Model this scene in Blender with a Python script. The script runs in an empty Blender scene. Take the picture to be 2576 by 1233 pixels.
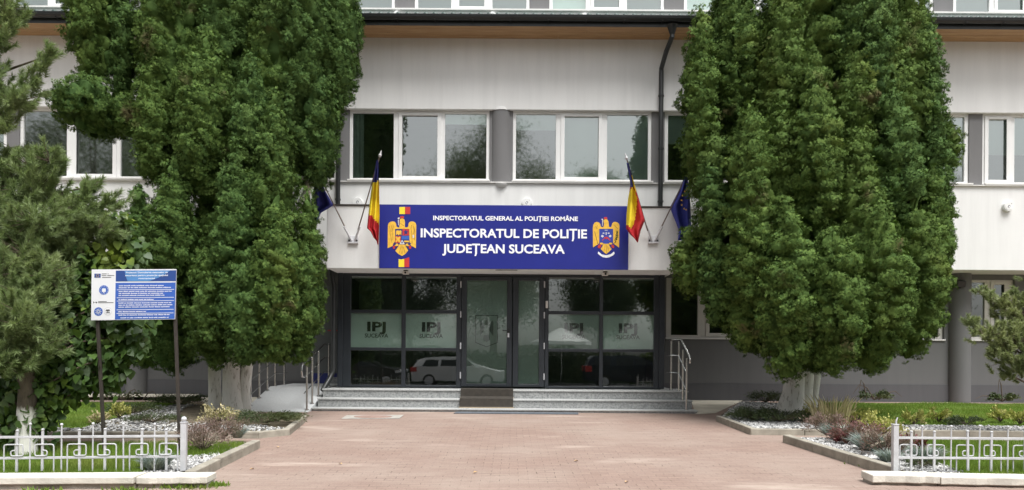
import bpy, bmesh, math, random
import numpy as np
from mathutils import Vector, Matrix

random.seed(7); RNG = np.random.default_rng(7)
S = bpy.context.scene
R = math.radians
# ------------------------------------------------------------------ camera, sky, sun, exposure
FPX, HY, CZ, ROLL, SLOPE, Y0 = 1860.0, 890.0, 1.26, R(0.38), 0.0215, 15.85
cam = bpy.data.cameras.new("camera"); cam_o = bpy.data.objects.new("camera", cam)
S.collection.objects.link(cam_o); S.camera = cam_o
cam.sensor_width = 36; cam.lens = 36 * FPX / 2576
cam.shift_y = (HY - 616.5) / 2576
cam.clip_start = 0.1; cam.clip_end = 1000
cam_o.matrix_world = Matrix.Translation((0, 0, CZ)) @ Matrix.Rotation(R(90), 4, 'X') @ Matrix.Rotation(ROLL, 4, 'Z')

world = bpy.data.worlds.new("World"); S.world = world; world.use_nodes = True
wn = world.node_tree; wn.nodes.clear()
sky = wn.nodes.new("ShaderNodeTexSky"); sky.sky_type = 'NISHITA'; sky.sun_disc = False
SUN_EL, SUN_ROT = R(64), R(150)
sky.sun_elevation = SUN_EL; sky.sun_rotation = SUN_ROT; sky.air_density = 1.0; sky.dust_density = 4.0; sky.ozone_density = 1.0
hs = wn.nodes.new("ShaderNodeHueSaturation"); hs.inputs['Saturation'].default_value = 0.14
bgw = wn.nodes.new("ShaderNodeBackground"); bgw.inputs['Strength'].default_value = 0.112
wo = wn.nodes.new("ShaderNodeOutputWorld")
wn.links.new(sky.outputs[0], hs.inputs['Color']); wn.links.new(hs.outputs[0], bgw.inputs['Color']); wn.links.new(bgw.outputs[0], wo.inputs[0])
sun = bpy.data.lights.new("sun", 'SUN'); sun.energy = 2.4; sun.angle = R(34); sun.color = (1, 0.985, 0.955)
sun_o = bpy.data.objects.new("sun", sun); S.collection.objects.link(sun_o)
az = SUN_ROT
sdir = Vector((math.sin(az) * math.cos(SUN_EL), math.cos(az) * math.cos(SUN_EL), math.sin(SUN_EL)))
sun_o.rotation_euler = (-sdir).to_track_quat('-Z', 'Y').to_euler(); sun_o.location = (0, -10, 30)
S.view_settings.view_transform = 'Standard'; S.view_settings.look = 'None'; S.view_settings.gamma = 1
S.view_settings.exposure = 0.86
try:
    S.cycles.use_denoising = True; S.cycles.denoiser = 'OPENIMAGEDENOISE'
except Exception: pass
S.cycles.max_bounces = 6; S.cycles.transparent_max_bounces = 12

# ------------------------------------------------------------------ from the photograph's pixels (2576 x 1233) to the place
CA, SA = math.cos(ROLL), math.sin(ROLL)
def unroll(px, py):
    x, y = px - 1288, py - HY
    return x * CA + y * SA, -x * SA + y * CA
def W(px, py, Y):
    x, y = unroll(px, py); return Vector((x * Y / FPX, Y, CZ - y * Y / FPX))
def gz(Y): return SLOPE * (max(min(Y, 30), -25) - Y0)
def G(px, py, dz=0.0):
    x, y = unroll(px, py)
    d = (CZ + SLOPE * Y0 - dz) / (y / FPX + SLOPE)
    return Vector((x * d / FPX, d, gz(d) + dz))

# ------------------------------------------------------------------ scene helpers
COL = S.collection
def tag(o, label=None, cat=None, group=None, kind=None):
    if label: o['label'] = label
    if cat: o['category'] = cat
    if group: o['group'] = group
    if kind: o['kind'] = kind
    return o
def thing(name, label, cat, loc, group=None):
    o = bpy.data.objects.new(name, None); COL.objects.link(o); o.location = loc; o.empty_display_size = .2
    return tag(o, label, cat, group)
def wloc(o):
    v = Vector(o.location)
    while o.parent: o = o.parent; v += Vector(o.location)
    return v
def link_mesh(name, me, parent=None, origin=None):
    """me in world coordinates"""
    base = wloc(parent) if parent else Vector((0, 0, 0))
    org = Vector(origin) if origin is not None else base
    if org.length: me.transform(Matrix.Translation(-org))
    o = bpy.data.objects.new(name, me); COL.objects.link(o)
    o.parent = parent; o.location = org - base
    return o
def fast_mesh(name, V, F, mats, fmat=None, smooth=False):
    """V (n,3) array, F (m,k) array with k 3 or 4"""
    me = bpy.data.meshes.new(name); F = np.asarray(F, dtype=np.int32); V = np.asarray(V, dtype=np.float32)
    m, k = F.shape
    me.vertices.add(len(V)); me.vertices.foreach_set('co', V.ravel())
    me.loops.add(m * k); me.loops.foreach_set('vertex_index', F.ravel())
    me.polygons.add(m); me.polygons.foreach_set('loop_start', np.arange(0, m * k, k, dtype=np.int32))
    me.polygons.foreach_set('loop_total', np.full(m, k, dtype=np.int32))
    if fmat is not None: me.polygons.foreach_set('material_index', np.asarray(fmat, dtype=np.int32))
    if smooth: me.polygons.foreach_set('use_smooth', np.ones(m, dtype=bool))
    for x in (mats if isinstance(mats, (list, tuple)) else [mats]): me.materials.append(x)
    me.update(calc_edges=True); return me

class MB:
    def __init__(s): s.v = []; s.f = []; s.m = []
    def quad(s, pts, mi=0):
        b = len(s.v); s.v += [tuple(p) for p in pts]; s.f.append(tuple(range(b, b + len(pts)))); s.m.append(mi); return s
    def box(s, x0, x1, y0, y1, z0, z1, mi=0):
        b = len(s.v)
        s.v += [(x0, y0, z0), (x1, y0, z0), (x1, y1, z0), (x0, y1, z0), (x0, y0, z1), (x1, y0, z1), (x1, y1, z1), (x0, y1, z1)]
        for f in ((0, 3, 2, 1), (4, 5, 6, 7), (0, 1, 5, 4), (1, 2, 6, 5), (2, 3, 7, 6), (3, 0, 4, 7)):
            s.f.append(tuple(b + i for i in f)); s.m.append(mi)
        return s
    def obox(s, c, ax, ay, az, mi=0):
        """box from centre and three half-axis vectors"""
        c, ax, ay, az = Vector(c), Vector(ax), Vector(ay), Vector(az); b = len(s.v)
        for sz in (-1, 1):
            for sx, sy in ((-1, -1), (1, -1), (1, 1), (-1, 1)): s.v.append(tuple(c + ax * sx + ay * sy + az * sz))
        for f in ((0, 3, 2, 1), (4, 5, 6, 7), (0, 1, 5, 4), (1, 2, 6, 5), (2, 3, 7, 6), (3, 0, 4, 7)):
            s.f.append(tuple(b + i for i in f)); s.m.append(mi)
        return s
    def tube(s, pts, r, seg=8, mi=0, cap=True):
        pts = [Vector(p) for p in pts]; n = len(pts); rs = r if isinstance(r, (list, tuple)) else [r] * n
        b = len(s.v); u = None
        for i, p in enumerate(pts):
            t = (pts[min(i + 1, n - 1)] - pts[max(i - 1, 0)]).normalized()
            if u is None: u = t.orthogonal().normalized()
            else: u = (u - t * u.dot(t)); u = u.normalized() if u.length > 1e-6 else t.orthogonal().normalized()
            w = t.cross(u)
            for k in range(seg):
                a = 2 * math.pi * k / seg; s.v.append(tuple(p + (u * math.cos(a) + w * math.sin(a)) * rs[i]))
        for i in range(n - 1):
            for k in range(seg):
                k2 = (k + 1) % seg
                s.f.append((b + i * seg + k, b + i * seg + k2, b + (i + 1) * seg + k2, b + (i + 1) * seg + k)); s.m.append(mi)
        if cap:
            s.f.append(tuple(b + k for k in reversed(range(seg)))); s.m.append(mi)
            s.f.append(tuple(b + (n - 1) * seg + k for k in range(seg))); s.m.append(mi)
        return s
    def lathe(s, c, axis, prof, seg=24, mi=0):
        """prof: (distance along axis, radius)"""
        c = Vector(c); a = Vector(axis).normalized(); return s.tube([c + a * d for d, _ in prof], [max(r, 1e-4) for _, r in prof], seg, mi)
    def sphere(s, c, r, seg=10, mi=0, sz=1.0):
        c = Vector(c); n = seg // 2 + 1
        pr = [(-r * sz * math.cos(math.pi * i / n), r * math.sin(math.pi * i / n)) for i in range(n + 1)]
        return s.lathe(c, (0, 0, 1), pr, seg, mi)
    def prism(s, pts, d, mi=0):
        """planar polygon pts (list of 3-vectors) extruded by vector d"""
        n = len(pts); b = len(s.v); d = Vector(d)
        s.v += [tuple(p) for p in pts] + [tuple(Vector(p) + d) for p in pts]
        s.f.append(tuple(range(b, b + n))); s.m.append(mi)
        s.f.append(tuple(b + n + i for i in reversed(range(n)))); s.m.append(mi)
        for i in range(n):
            j = (i + 1) % n; s.f.append((b + j, b + i, b + n + i, b + n + j)); s.m.append(mi)
        return s
    def build(s, name, mats, parent=None, bevel=0, smooth=False, origin=None, fix=True):
        me = bpy.data.meshes.new(name); me.from_pydata(s.v, [], s.f)
        for x in (mats if isinstance(mats, (list, tuple)) else [mats]): me.materials.append(x)
        me.polygons.foreach_set('material_index', s.m)
        if fix:
            bm = bmesh.new(); bm.from_mesh(me); bmesh.ops.recalc_face_normals(bm, faces=bm.faces); bm.to_mesh(me); bm.free()
        if smooth:
            me.polygons.foreach_set('use_smooth', [True] * len(me.polygons))
            try: me.set_sharp_from_angle(angle=R(40))
            except Exception: pass
        me.update()
        o = link_mesh(name, me, parent, origin)
        if bevel:
            m = o.modifiers.new('bevel', 'BEVEL'); m.width = bevel; m.segments = 2; m.limit_method = 'ANGLE'; m.angle_limit = R(40)
        return o

def copy_tree(o, parent=None):
    c = o.copy(); COL.objects.link(c); c.parent = parent
    for ch in list(o.children): copy_tree(ch, c)
    return c

# ------------------------------------------------------------------ materials
def nodes(name):
    m = bpy.data.materials.new(name); m.use_nodes = True; nt = m.node_tree
    return m, nt, nt.nodes['Principled BSDF'], nt.nodes['Material Output']
def N(nt, t, **kw):
    n = nt.nodes.new(t)
    for k, v in kw.items():
        if k in n.inputs: n.inputs[k].default_value = v
        else: setattr(n, k, v)
    return n
def c4(c): return (c[0], c[1], c[2], 1)
def ramp(nt, fac, stops):
    r = nt.nodes.new('ShaderNodeValToRGB'); nt.links.new(fac, r.inputs[0])
    while len(r.color_ramp.elements) < len(stops): r.color_ramp.elements.new(.5)
    for e, (p, c) in zip(r.color_ramp.elements, stops): e.position = p; e.color = c4(c)
    return r.outputs[0]
def coord(nt, kind='Object'):
    return nt.nodes.new('ShaderNodeTexCoord').outputs[kind]
def noise(nt, vec, scale, detail=4, rough=.55):
    n = N(nt, 'ShaderNodeTexNoise'); n.inputs['Scale'].default_value = scale; n.inputs['Detail'].default_value = detail
    n.inputs['Roughness'].default_value = rough; nt.links.new(vec, n.inputs['Vector']); return n.outputs[0]
def mapping(nt, vec, sc):
    n = N(nt, 'ShaderNodeMapping'); n.inputs['Scale'].default_value = sc; nt.links.new(vec, n.inputs[0]); return n.outputs[0]
def bump(nt, h, st, dist, p):
    b = N(nt, 'ShaderNodeBump'); b.inputs['Strength'].default_value = st; b.inputs['Distance'].default_value = dist
    nt.links.new(h, b.inputs['Height']); nt.links.new(b.outputs[0], p.inputs['Normal']); return b
def mixc(nt, fac, a, b, blend='MIX'):
    m = N(nt, 'ShaderNodeMix'); m.data_type = 'RGBA'; m.blend_type = blend
    for sock, val in ((m.inputs[0], fac), (m.inputs[6], a), (m.inputs[7], b)):
        if hasattr(val, 'is_output') or isinstance(val, bpy.types.NodeSocket): nt.links.new(val, sock)
        else: sock.default_value = val if not isinstance(val, tuple) else c4(val)
    return m.outputs[2]
def sc(c, k): return tuple(min(1, x * k) for x in c)
def mk(name, col, rough=.7, var=.12, vs=4, bs=0, bst=.2, bd=.01, metal=0, spec=.5, stretch=None):
    m, nt, p, o = nodes(name); v = coord(nt)
    if stretch: v = mapping(nt, v, stretch)
    n = noise(nt, v, vs)
    nt.links.new(ramp(nt, n, [(.3, sc(col, 1 - var)), (.7, sc(col, 1 + var))]), p.inputs['Base Color'])
    p.inputs['Roughness'].default_value = rough; p.inputs['Metallic'].default_value = metal
    p.inputs['Specular IOR Level'].default_value = spec
    if bs: bump(nt, noise(nt, v, bs, 3), bst, bd, p)
    return m
def mk_stucco(name, col, streak=.04, bst=.35):
    m, nt, p, o = nodes(name); v = coord(nt)
    n1 = noise(nt, v, .7, 5); n2 = noise(nt, mapping(nt, v, (3, 3, .25)), 1.6, 5); n3 = noise(nt, v, 90, 2)
    base = ramp(nt, n1, [(.3, sc(col, .94)), (.7, sc(col, 1.04))])
    st = mixc(nt, .55, base, ramp(nt, n2, [(.35, sc(col, 1 - 2 * streak)), (.6, sc(col, 1.02))]))
    gr = mixc(nt, .3, st, ramp(nt, n3, [(.3, sc(col, .86)), (.7, sc(col, 1.06))]))
    nt.links.new(gr, p.inputs['Base Color']); p.inputs['Roughness'].default_value = .9; p.inputs['Specular IOR Level'].default_value = .25
    bump(nt, noise(nt, v, 110, 3, .6), bst, .004, p); return m
def mk_leaf(name, c1, c2, c3, patch=(.55, .75), scale=.9, transl=.25, rough=.55, spec=.35, brown=None):
    m, nt, p, o = nodes(name); v = coord(nt); g = nt.nodes.new('ShaderNodeNewGeometry')
    base = ramp(nt, g.outputs['Random Per Island'], [(0, c1), (.5, tuple((a + b) / 2 for a, b in zip(c1, c2))), (1, c2)])
    pt = ramp(nt, noise(nt, v, scale, 3), [(patch[0], (0, 0, 0)), (patch[1], (1, 1, 1))])
    col = mixc(nt, pt, base, c3)
    if brown:
        v2 = mapping(nt, v, (1, 1, 1)); v2.node.inputs['Location'].default_value = (7, 3, 5)
        pb = ramp(nt, noise(nt, v2, 1.1, 4), [(.61, (0, 0, 0)), (.69, (.75, .75, .75))]); col = mixc(nt, pb, col, brown)
    nt.links.new(col, p.inputs['Base Color']); p.inputs['Roughness'].default_value = rough; p.inputs['Specular IOR Level'].default_value = spec
    t = N(nt, 'ShaderNodeBsdfTranslucent'); nt.links.new(mixc(nt, .5, col, (.16, .24, .03)), t.inputs['Color'])
    mx = N(nt, 'ShaderNodeMixShader'); mx.inputs[0].default_value = transl
    nt.links.new(p.outputs[0], mx.inputs[1]); nt.links.new(t.outputs[0], mx.inputs[2]); nt.links.new(mx.outputs[0], o.inputs[0]); return m
def mk_glass(name, tint, base_refl, wave=.06, ws=.9, rough=.03):
    m, nt, p, o = nodes(name); v = coord(nt)
    t = N(nt, 'ShaderNodeBsdfTransparent'); t.inputs[0].default_value = c4(tint)
    gl = N(nt, 'ShaderNodeBsdfGlossy'); gl.inputs['Roughness'].default_value = rough; gl.inputs['Color'].default_value = (.96, 1, .98, 1)
    fr = N(nt, 'ShaderNodeFresnel'); fr.inputs[0].default_value = 1.5
    ad = N(nt, 'ShaderNodeMath', operation='ADD'); ad.use_clamp = True; ad.inputs[1].default_value = base_refl
    nt.links.new(fr.outputs[0], ad.inputs[0])
    b = N(nt, 'ShaderNodeBump'); b.inputs['Strength'].default_value = wave; b.inputs['Distance'].default_value = .02
    nt.links.new(noise(nt, v, ws, 2), b.inputs['Height']); nt.links.new(b.outputs[0], gl.inputs['Normal'])
    mx = N(nt, 'ShaderNodeMixShader'); nt.links.new(ad.outputs[0], mx.inputs[0]); nt.links.new(t.outputs[0], mx.inputs[1]); nt.links.new(gl.outputs[0], mx.inputs[2])
    nt.links.new(mx.outputs[0], o.inputs[0]); return m
def mk_granite(name):
    m, nt, p, o = nodes(name); v = coord(nt)
    vo = N(nt, 'ShaderNodeTexVoronoi'); vo.inputs['Scale'].default_value = 42; nt.links.new(v, vo.inputs['Vector'])
    sp = N(nt, 'ShaderNodeSeparateColor'); nt.links.new(vo.outputs['Color'], sp.inputs[0])
    a = ramp(nt, sp.outputs[0], [(0, (.12, .125, .13)), (.4, (.25, .26, .26)), (.8, (.38, .39, .385))])
    b = ramp(nt, noise(nt, v, 20, 5, .7), [(.35, (.17, .175, .18)), (.65, (.38, .39, .385))])
    nt.links.new(mixc(nt, .5, a, b), p.inputs['Base Color']); p.inputs['Roughness'].default_value = .45; return m
def mk_paving(name):
    m, nt, p, o = nodes(name); v = coord(nt)
    wob = N(nt, 'ShaderNodeTexNoise'); wob.inputs['Scale'].default_value = 5; wob.inputs['Detail'].default_value = 2; nt.links.new(v, wob.inputs['Vector'])
    va = N(nt, 'ShaderNodeVectorMath', operation='MULTIPLY_ADD'); va.inputs[1].default_value = (.05, .05, 0); nt.links.new(wob.outputs['Color'], va.inputs[0]); nt.links.new(v, va.inputs[2])
    br = N(nt, 'ShaderNodeTexBrick'); br.inputs['Scale'].default_value = 1; br.inputs['Mortar Size'].default_value = .0045; br.inputs['Mortar Smooth'].default_value = .4
    br.inputs['Brick Width'].default_value = .215; br.inputs['Row Height'].default_value = .115; br.inputs['Bias'].default_value = 0
    br.inputs['Color1'].default_value = (0.25, 0.17, 0.14, 1); br.inputs['Color2'].default_value = (0.325, 0.232, 0.192, 1); br.inputs['Mortar'].default_value = (.14, .10, .08, 1)
    nt.links.new(va.outputs[0], br.inputs['Vector'])
    big = noise(nt, v, .45, 6, .6); mid = noise(nt, mapping(nt, v, (.7, 2.2, 1)), 2.2, 6, .7); fine = noise(nt, v, 60, 3, .7)
    c = mixc(nt, ramp(nt, big, [(.40, (0, 0, 0)), (.60, (.9, .9, .9))]), br.outputs['Color'], (0.37, 0.30, 0.255))
    c = mixc(nt, ramp(nt, mid, [(.44, (0, 0, 0)), (.66, (.6, .6, .6))]), c, (0.245, 0.168, 0.143))
    c = mixc(nt, .45, c, ramp(nt, fine, [(.3, (.17, .12, .10)), (.7, (.34, .265, .225))]))
    # dark open joints that come and go
    jn = N(nt, 'ShaderNodeMath', operation='MULTIPLY'); nt.links.new(br.outputs['Fac'], jn.inputs[0])
    nt.links.new(ramp(nt, noise(nt, mapping(nt, v, (.8, 3, 1)), 1.7, 4, .65), [(.52, (0, 0, 0)), (.62, (1, 1, 1))]), jn.inputs[1])
    c = mixc(nt, jn.outputs[0], c, (.085, .065, .045))
    sm_ = noise(nt, mapping(nt, v, (.35, 1.3, 1)), 1.1, 5, .6); c = mixc(nt, ramp(nt, sm_, [(.60, (0, 0, 0)), (.72, (.65, .65, .65))]), c, (.50, .42, .36))
    nt.links.new(c, p.inputs['Base Color']); p.inputs['Roughness'].default_value = .88; p.inputs['Specular IOR Level'].default_value = .25
    inv = N(nt, 'ShaderNodeMath', operation='SUBTRACT'); inv.inputs[0].default_value = 1; nt.links.new(br.outputs['Fac'], inv.inputs[1])
    mm = N(nt, 'ShaderNodeMath', operation='MULTIPLY_ADD'); mm.inputs[1].default_value = .5; nt.links.new(fine, mm.inputs[0]); nt.links.new(inv.outputs[0], mm.inputs[2])
    bump(nt, mm.outputs[0], .5, .006, p); return m
def mk_wood(name):
    m, nt, p, o = nodes(name); v = coord(nt)
    n = noise(nt, mapping(nt, v, (.5, 14, 14)), 2.2, 5, .65); k = noise(nt, mapping(nt, v, (3, 9, 9)), 1.7, 3)
    c = ramp(nt, n, [(.3, (.30, .165, .07)), (.5, (.42, .25, .12)), (.7, (.51, .335, .18))])
    c = mixc(nt, ramp(nt, k, [(.68, (0, 0, 0)), (.76, (.8, .8, .8))]), c, (.12, .05, .02))
    nt.links.new(c, p.inputs['Base Color']); p.inputs['Roughness'].default_value = .5; return m
def mk_bark(name, white=True, top=None):
    m, nt, p, o = nodes(name); v = coord(nt)
    n = noise(nt, mapping(nt, v, (5, 5, 1.2)), 3, 6, .7); n2 = noise(nt, mapping(nt, v, (9, 9, 1.0)), 2.2, 5, .7)
    if white: c = ramp(nt, n, [(.27, (.13, .11, .085)), (.36, (.40, .37, .32)), (.44, (.74, .725, .68)), (.8, (.85, .835, .79))])
    else: c = ramp(nt, n, [(.3, (.05, .035, .025)), (.7, (.16, .12, .09))])
    if top is not None:
        sx = N(nt, 'ShaderNodeSeparateXYZ'); nt.links.new(v, sx.inputs[0]); ad = N(nt, 'ShaderNodeMath', operation='MULTIPLY_ADD'); ad.inputs[1].default_value = .35; nt.links.new(n, ad.inputs[0]); nt.links.new(sx.outputs[2], ad.inputs[2])
        c = mixc(nt, ramp(nt, ad.outputs[0], [(top, (0, 0, 0)), (top + .06, (1, 1, 1))]), c, ramp(nt, n, [(.3, (.05, .04, .03)), (.7, (.17, .14, .10))]))
    nt.links.new(c, p.inputs['Base Color']); p.inputs['Roughness'].default_value = .9; bump(nt, n2, .3, .03, p); return m

M = {}
M['stucco'] = mk_stucco('cream_stucco', (.765, .765, .755), .07)
M['stucco_white'] = mk_stucco('white_stucco', (.79, .79, .785))
M['grey'] = mk_stucco('grey_stucco', (.150, .150, .151), .05)
M['pillar'] = mk_stucco('pillar_grey', (.19, .188, .19), .05)
M['plinth'] = mk_stucco('plinth_grey', (.112, .111, .117), .08)
M['upvc'] = mk('white_upvc', (.80, .80, .79), .35, .03, 3)
M['upvc_dull'] = mk('dull_upvc', (.62, .60, .565), .45, .05, 3)
M['sill'] = mk('sill', (.70, .69, .67), .5, .08, 2)
M['dark_alu'] = mk('anthracite_aluminium', (.022, .027, .033), .38, .12, 3)
M['black_metal'] = mk('black_metal', (.018, .020, .020), .4, .2, 3)
M['wood'] = mk_wood('soffit_boards')
M['roof'] = mk('roof_sheet', (.05, .085, .075), .4, .2, 4)
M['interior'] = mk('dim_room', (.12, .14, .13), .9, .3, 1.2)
M['glass'] = mk_glass('window_glass', (.78, .86, .82), .27, .05, .7)
M['porch_glass'] = mk_glass('porch_glass', (.66, .76, .72), .155, .05, 1.2, .018)
M['frost'] = mk('frosted_film', (.46, .51, .48), .5, .05, 2)
M['blind'] = mk('roller_blind', (.52, .62, .585), .8, .04, 1)
M['granite'] = mk_granite('granite')
M['granite_light'] = mk('granite_edge', (.42, .43, .425), .45, .15, 30)
M['ramp'] = mk('ramp_granite', (.56, .575, .58), .6, .12, 38, 60, .15, .003)
M['steel'] = mk('stainless_steel', (.62, .62, .61), .22, .06, 4, metal=1)
M['fence'] = mk('silver_white_paint', (.50, .51, .53), .42, .12, 7, 40, .2, .003)
M['concrete'] = mk('kerb_concrete', (.30, .277, .23), .9, .25, 5, 45, .4, .006)
M['coping'] = mk('coping_concrete', (.60, .575, .51), .9, .20, 4, 35, .5, .008)
M['stonewall'] = mk('rough_stone', (.30, .275, .235), .95, .4, 3, 14, .8, .03)
M['path'] = mk('sand_concrete', (.50, .465, .385), .9, .16, 2.2, 50, .3, .004)
M['soil'] = mk('soil', (.12, .10, .065), 1, .4, 6, 30, .8, .02)
M['turf'] = mk('turf', (.13, .20, .035), 1, .4, 3, 60, .8, .02)
M['earth'] = mk('earth', (.22, .20, .16), 1, .3, 1)
M['asphalt'] = mk('asphalt', (.06, .06, .062), .85, .25, 3, 60, .4, .006)
M['paving'] = mk_paving('pink_pavers')
M['blue'] = mk('sign_blue', (.014, .021, .215), .35, .06, 2)
M['white'] = mk('white_letters', (.86, .87, .90), .4, .02, 2)
M['gold'] = mk('eagle_gold', (.78, .47, .055), .45, .14, 14)
M['gold_dark'] = mk('gold_line', (.33, .17, .03), .5, .1, 5)
M['red'] = mk('emblem_red', (.52, .035, .035), .45, .08, 5)
M['yellow'] = mk('emblem_yellow', (.85, .68, .04), .45, .04, 5)
M['navy'] = mk('emblem_navy', (.02, .028, .16), .45, .1, 5)
M['emblem_blue'] = mk('emblem_blue', (.025, .05, .34), .45, .1, 5)
M['black'] = mk('black', (.012, .012, .013), .5, .1, 5)
M['silver'] = mk('silver_grey', (.62, .62, .64), .4, .06, 5)
M['green_dark'] = mk('laurel', (.03, .07, .02), .5, .1, 5)
M['flag_blue'] = mk('flag_blue', (.018, .022, .16), .8, .12, 9)
M['flag_yellow'] = mk('flag_yellow', (.82, .63, .02), .8, .06, 9)
M['flag_red'] = mk('flag_red', (.42, .012, .018), .8, .10, 9)
M['eu_blue'] = mk('eu_blue', (.035, .045, .27), .8, .12, 9)
M['pole'] = mk('flag_pole', (.16, .12, .10), .5, .2, 6)
M['rubber'] = mk('rubber_mat', (.040, .034, .027), .85, .25, 12, 70, .4, .004)
M['cast_iron'] = mk('cover_iron', (.28, .19, .16), .8, .2, 9)
M['board_white'] = mk('board_white', (.78, .79, .82), .4, .02, 2)
M['board_blue'] = mk('board_blue', (.045, .125, .47), .35, .08, 2)
M['board_navy'] = mk('board_navy', (.030, .075, .27), .35, .12, 3)
M['board_sky'] = mk('board_sky', (.10, .27, .58), .35, .1, 3)
M['post_brown'] = mk('sign_post', (.040, .033, .028), .55, .25, 7)
M['bark_white'] = mk_bark('whitewashed_bark'); M['bark'] = mk_bark('dark_bark', False); M['bark_linden'] = mk_bark('half_whitewashed_bark', True, .80)
M['thuja'] = mk_leaf('thuja_fronds', (.058, .112, .028), (.138, .212, .050), (.18, .235, .055), (.62, .80), .75, .10, .75, .12, (.125, .088, .05))
M['thuja_blue'] = mk_leaf('thuja_fronds_bluish', (.052, .106, .031), (.118, .195, .052), (.15, .22, .058), (.57, .77), .7, .10, .75, .12)
M['thuja_fresh'] = mk_leaf('thuja_fronds_fresh', (.068, .124, .030), (.146, .220, .054), (.21, .26, .058), (.58, .78), .8, .12, .75, .12, (.13, .09, .05))
M['thuja_dark'] = mk_leaf('thuja_fronds_dark', (.052, .104, .028), (.124, .196, .048), (.16, .22, .052), (.66, .84), .7, .10, .75, .12)
M['pine'] = mk_leaf('pine_needles', (.17, .235, .095), (.31, .40, .18), (.38, .45, .20), (.5, .75), 1.3, .35, .5, .4)
M['pine_pale'] = mk_leaf('pale_pine_needles', (.20, .25, .11), (.34, .40, .20), (.42, .46, .22), (.5, .75), 1.5, .25, .5, .4)
M['linden'] = mk_leaf('heart_leaves', (.042, .088, .026), (.085, .155, .035), (.20, .27, .035), (.52, .68), 1.2, .35, .45, .45)
M['street_leaf'] = mk_leaf('street_tree_leaves', (.06, .095, .045), (.12, .165, .075), (.16, .20, .09), (.5, .7), .4, .25)
M['grass'] = mk_leaf('grass_blades', (.11, .19, .026), (.21, .32, .045), (.32, .36, .09), (.5, .75), .8, .35, .6, .3)
M['pebble'] = None
M['juniper'] = mk_leaf('juniper', (.035, .055, .025), (.075, .10, .042), (.11, .12, .055), (.5, .7), 2, .2)
M['heather'] = mk_leaf('heather', (.15, .095, .085), (.29, .20, .175), (.32, .29, .22), (.5, .7), 4, .2)
M['barberry'] = mk_leaf('wine_leaves', (.09, .018, .022), (.18, .04, .05), (.15, .06, .06), (.5, .7), 4, .25)
M['barberry_dull'] = mk_leaf('dull_wine_leaves', (.14, .055, .055), (.26, .13, .12), (.28, .20, .17), (.5, .7), 4, .2)
M['fescue'] = mk_leaf('blue_grass', (.20, .25, .235), (.36, .42, .40), (.40, .42, .33), (.5, .7), 4, .2)
M['drygrass'] = mk_leaf('dry_reed', (.42, .36, .19), (.64, .57, .34), (.48, .50, .20), (.5, .7), 3, .25)
M['goldbush'] = mk_leaf('golden_leaves', (.30, .31, .07), (.52, .52, .16), (.60, .55, .27), (.5, .7), 4, .3)
M['twig'] = mk('twig', (.10, .075, .055), .9, .3, 9)
M['dryleaf'] = mk('dry_leaf', (.52, .34, .17), .8, .3, 20)
def mk_pebble():
    m, nt, p, o = nodes('pebbles'); g = nt.nodes.new('ShaderNodeNewGeometry')
    c = ramp(nt, g.outputs['Random Per Island'], [(0, (.12, .12, .122)), (.3, (.29, .29, .292)), (.7, (.48, .48, .47)), (1, (.68, .67, .65))])
    nt.links.new(c, p.inputs['Base Color']); p.inputs['Roughness'].default_value = .75; return m
M['pebble'] = mk_pebble()
# ------------------------------------------------------------------ ground, court, street
def ground_sheet(name, x0, x1, ys, mat, lift, nx=2):
    mb = MB(); xs = np.linspace(x0, x1, nx)
    for i in range(len(ys) - 1):
        for j in range(nx - 1):
            mb.quad([(xs[j], ys[i], gz(ys[i]) + lift), (xs[j + 1], ys[i], gz(ys[i]) + lift), (xs[j + 1], ys[i + 1], gz(ys[i + 1]) + lift), (xs[j], ys[i + 1], gz(ys[i + 1]) + lift)])
    return tag(mb.build(name, mat), kind='structure')
ground_sheet('ground', -300, 300, [-300, -25, 30, 300], M['earth'], -.02)
ground_sheet('street', -60, 60, [-24, 2.0], M['asphalt'], -.008)
ground_sheet('brick_court', -24, 24, [2.0, 19.2], M['paving'], 0)

# raised beds: polygons on the ground plane, from the kerb's outline
BED_H = .10
def poly_on_ground(pxs):
    q = [G(px, py, .11) for px, py in pxs]; return [Vector((p.x, p.y, gz(p.y))) for p in q]
KERB_SEGS = []
BEDS = {
 'ul': [(-420, 1085), (650, 1086), (730, 1078), (772, 1045), (606, 1045), (505, 1008), (-420, 1003)],
 'ur': [(1802, 1046), (1888, 1078), (3000, 1090), (3000, 1013), (1865, 1008)],
 'fl': [(-420, 1112), (655, 1108), (492, 1186), (492, 1194), (-420, 1203)],
 'fr': [(1968, 1095), (3000, 1103), (3000, 1202), (2245, 1190), (2245, 1178)],
}
BPTS = {k: poly_on_ground(v) for k, v in BEDS.items()}
def bed_surface(name, pts, mat, dz, kind='structure'):
    return tag(MB().quad([(p.x, p.y, gz(p.y) + dz) for p in pts]).build(name, mat), kind=kind)
bed_surface('soil_bed', BPTS['ul'], M['soil'], BED_H - .03)
bed_surface('soil_bed', BPTS['ur'], M['soil'], BED_H - .03)
bed_surface('soil_bed', BPTS['fl'], M['soil'], BED_H - .03)
bed_surface('soil_bed', BPTS['fr'], M['soil'], BED_H - .03)
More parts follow.
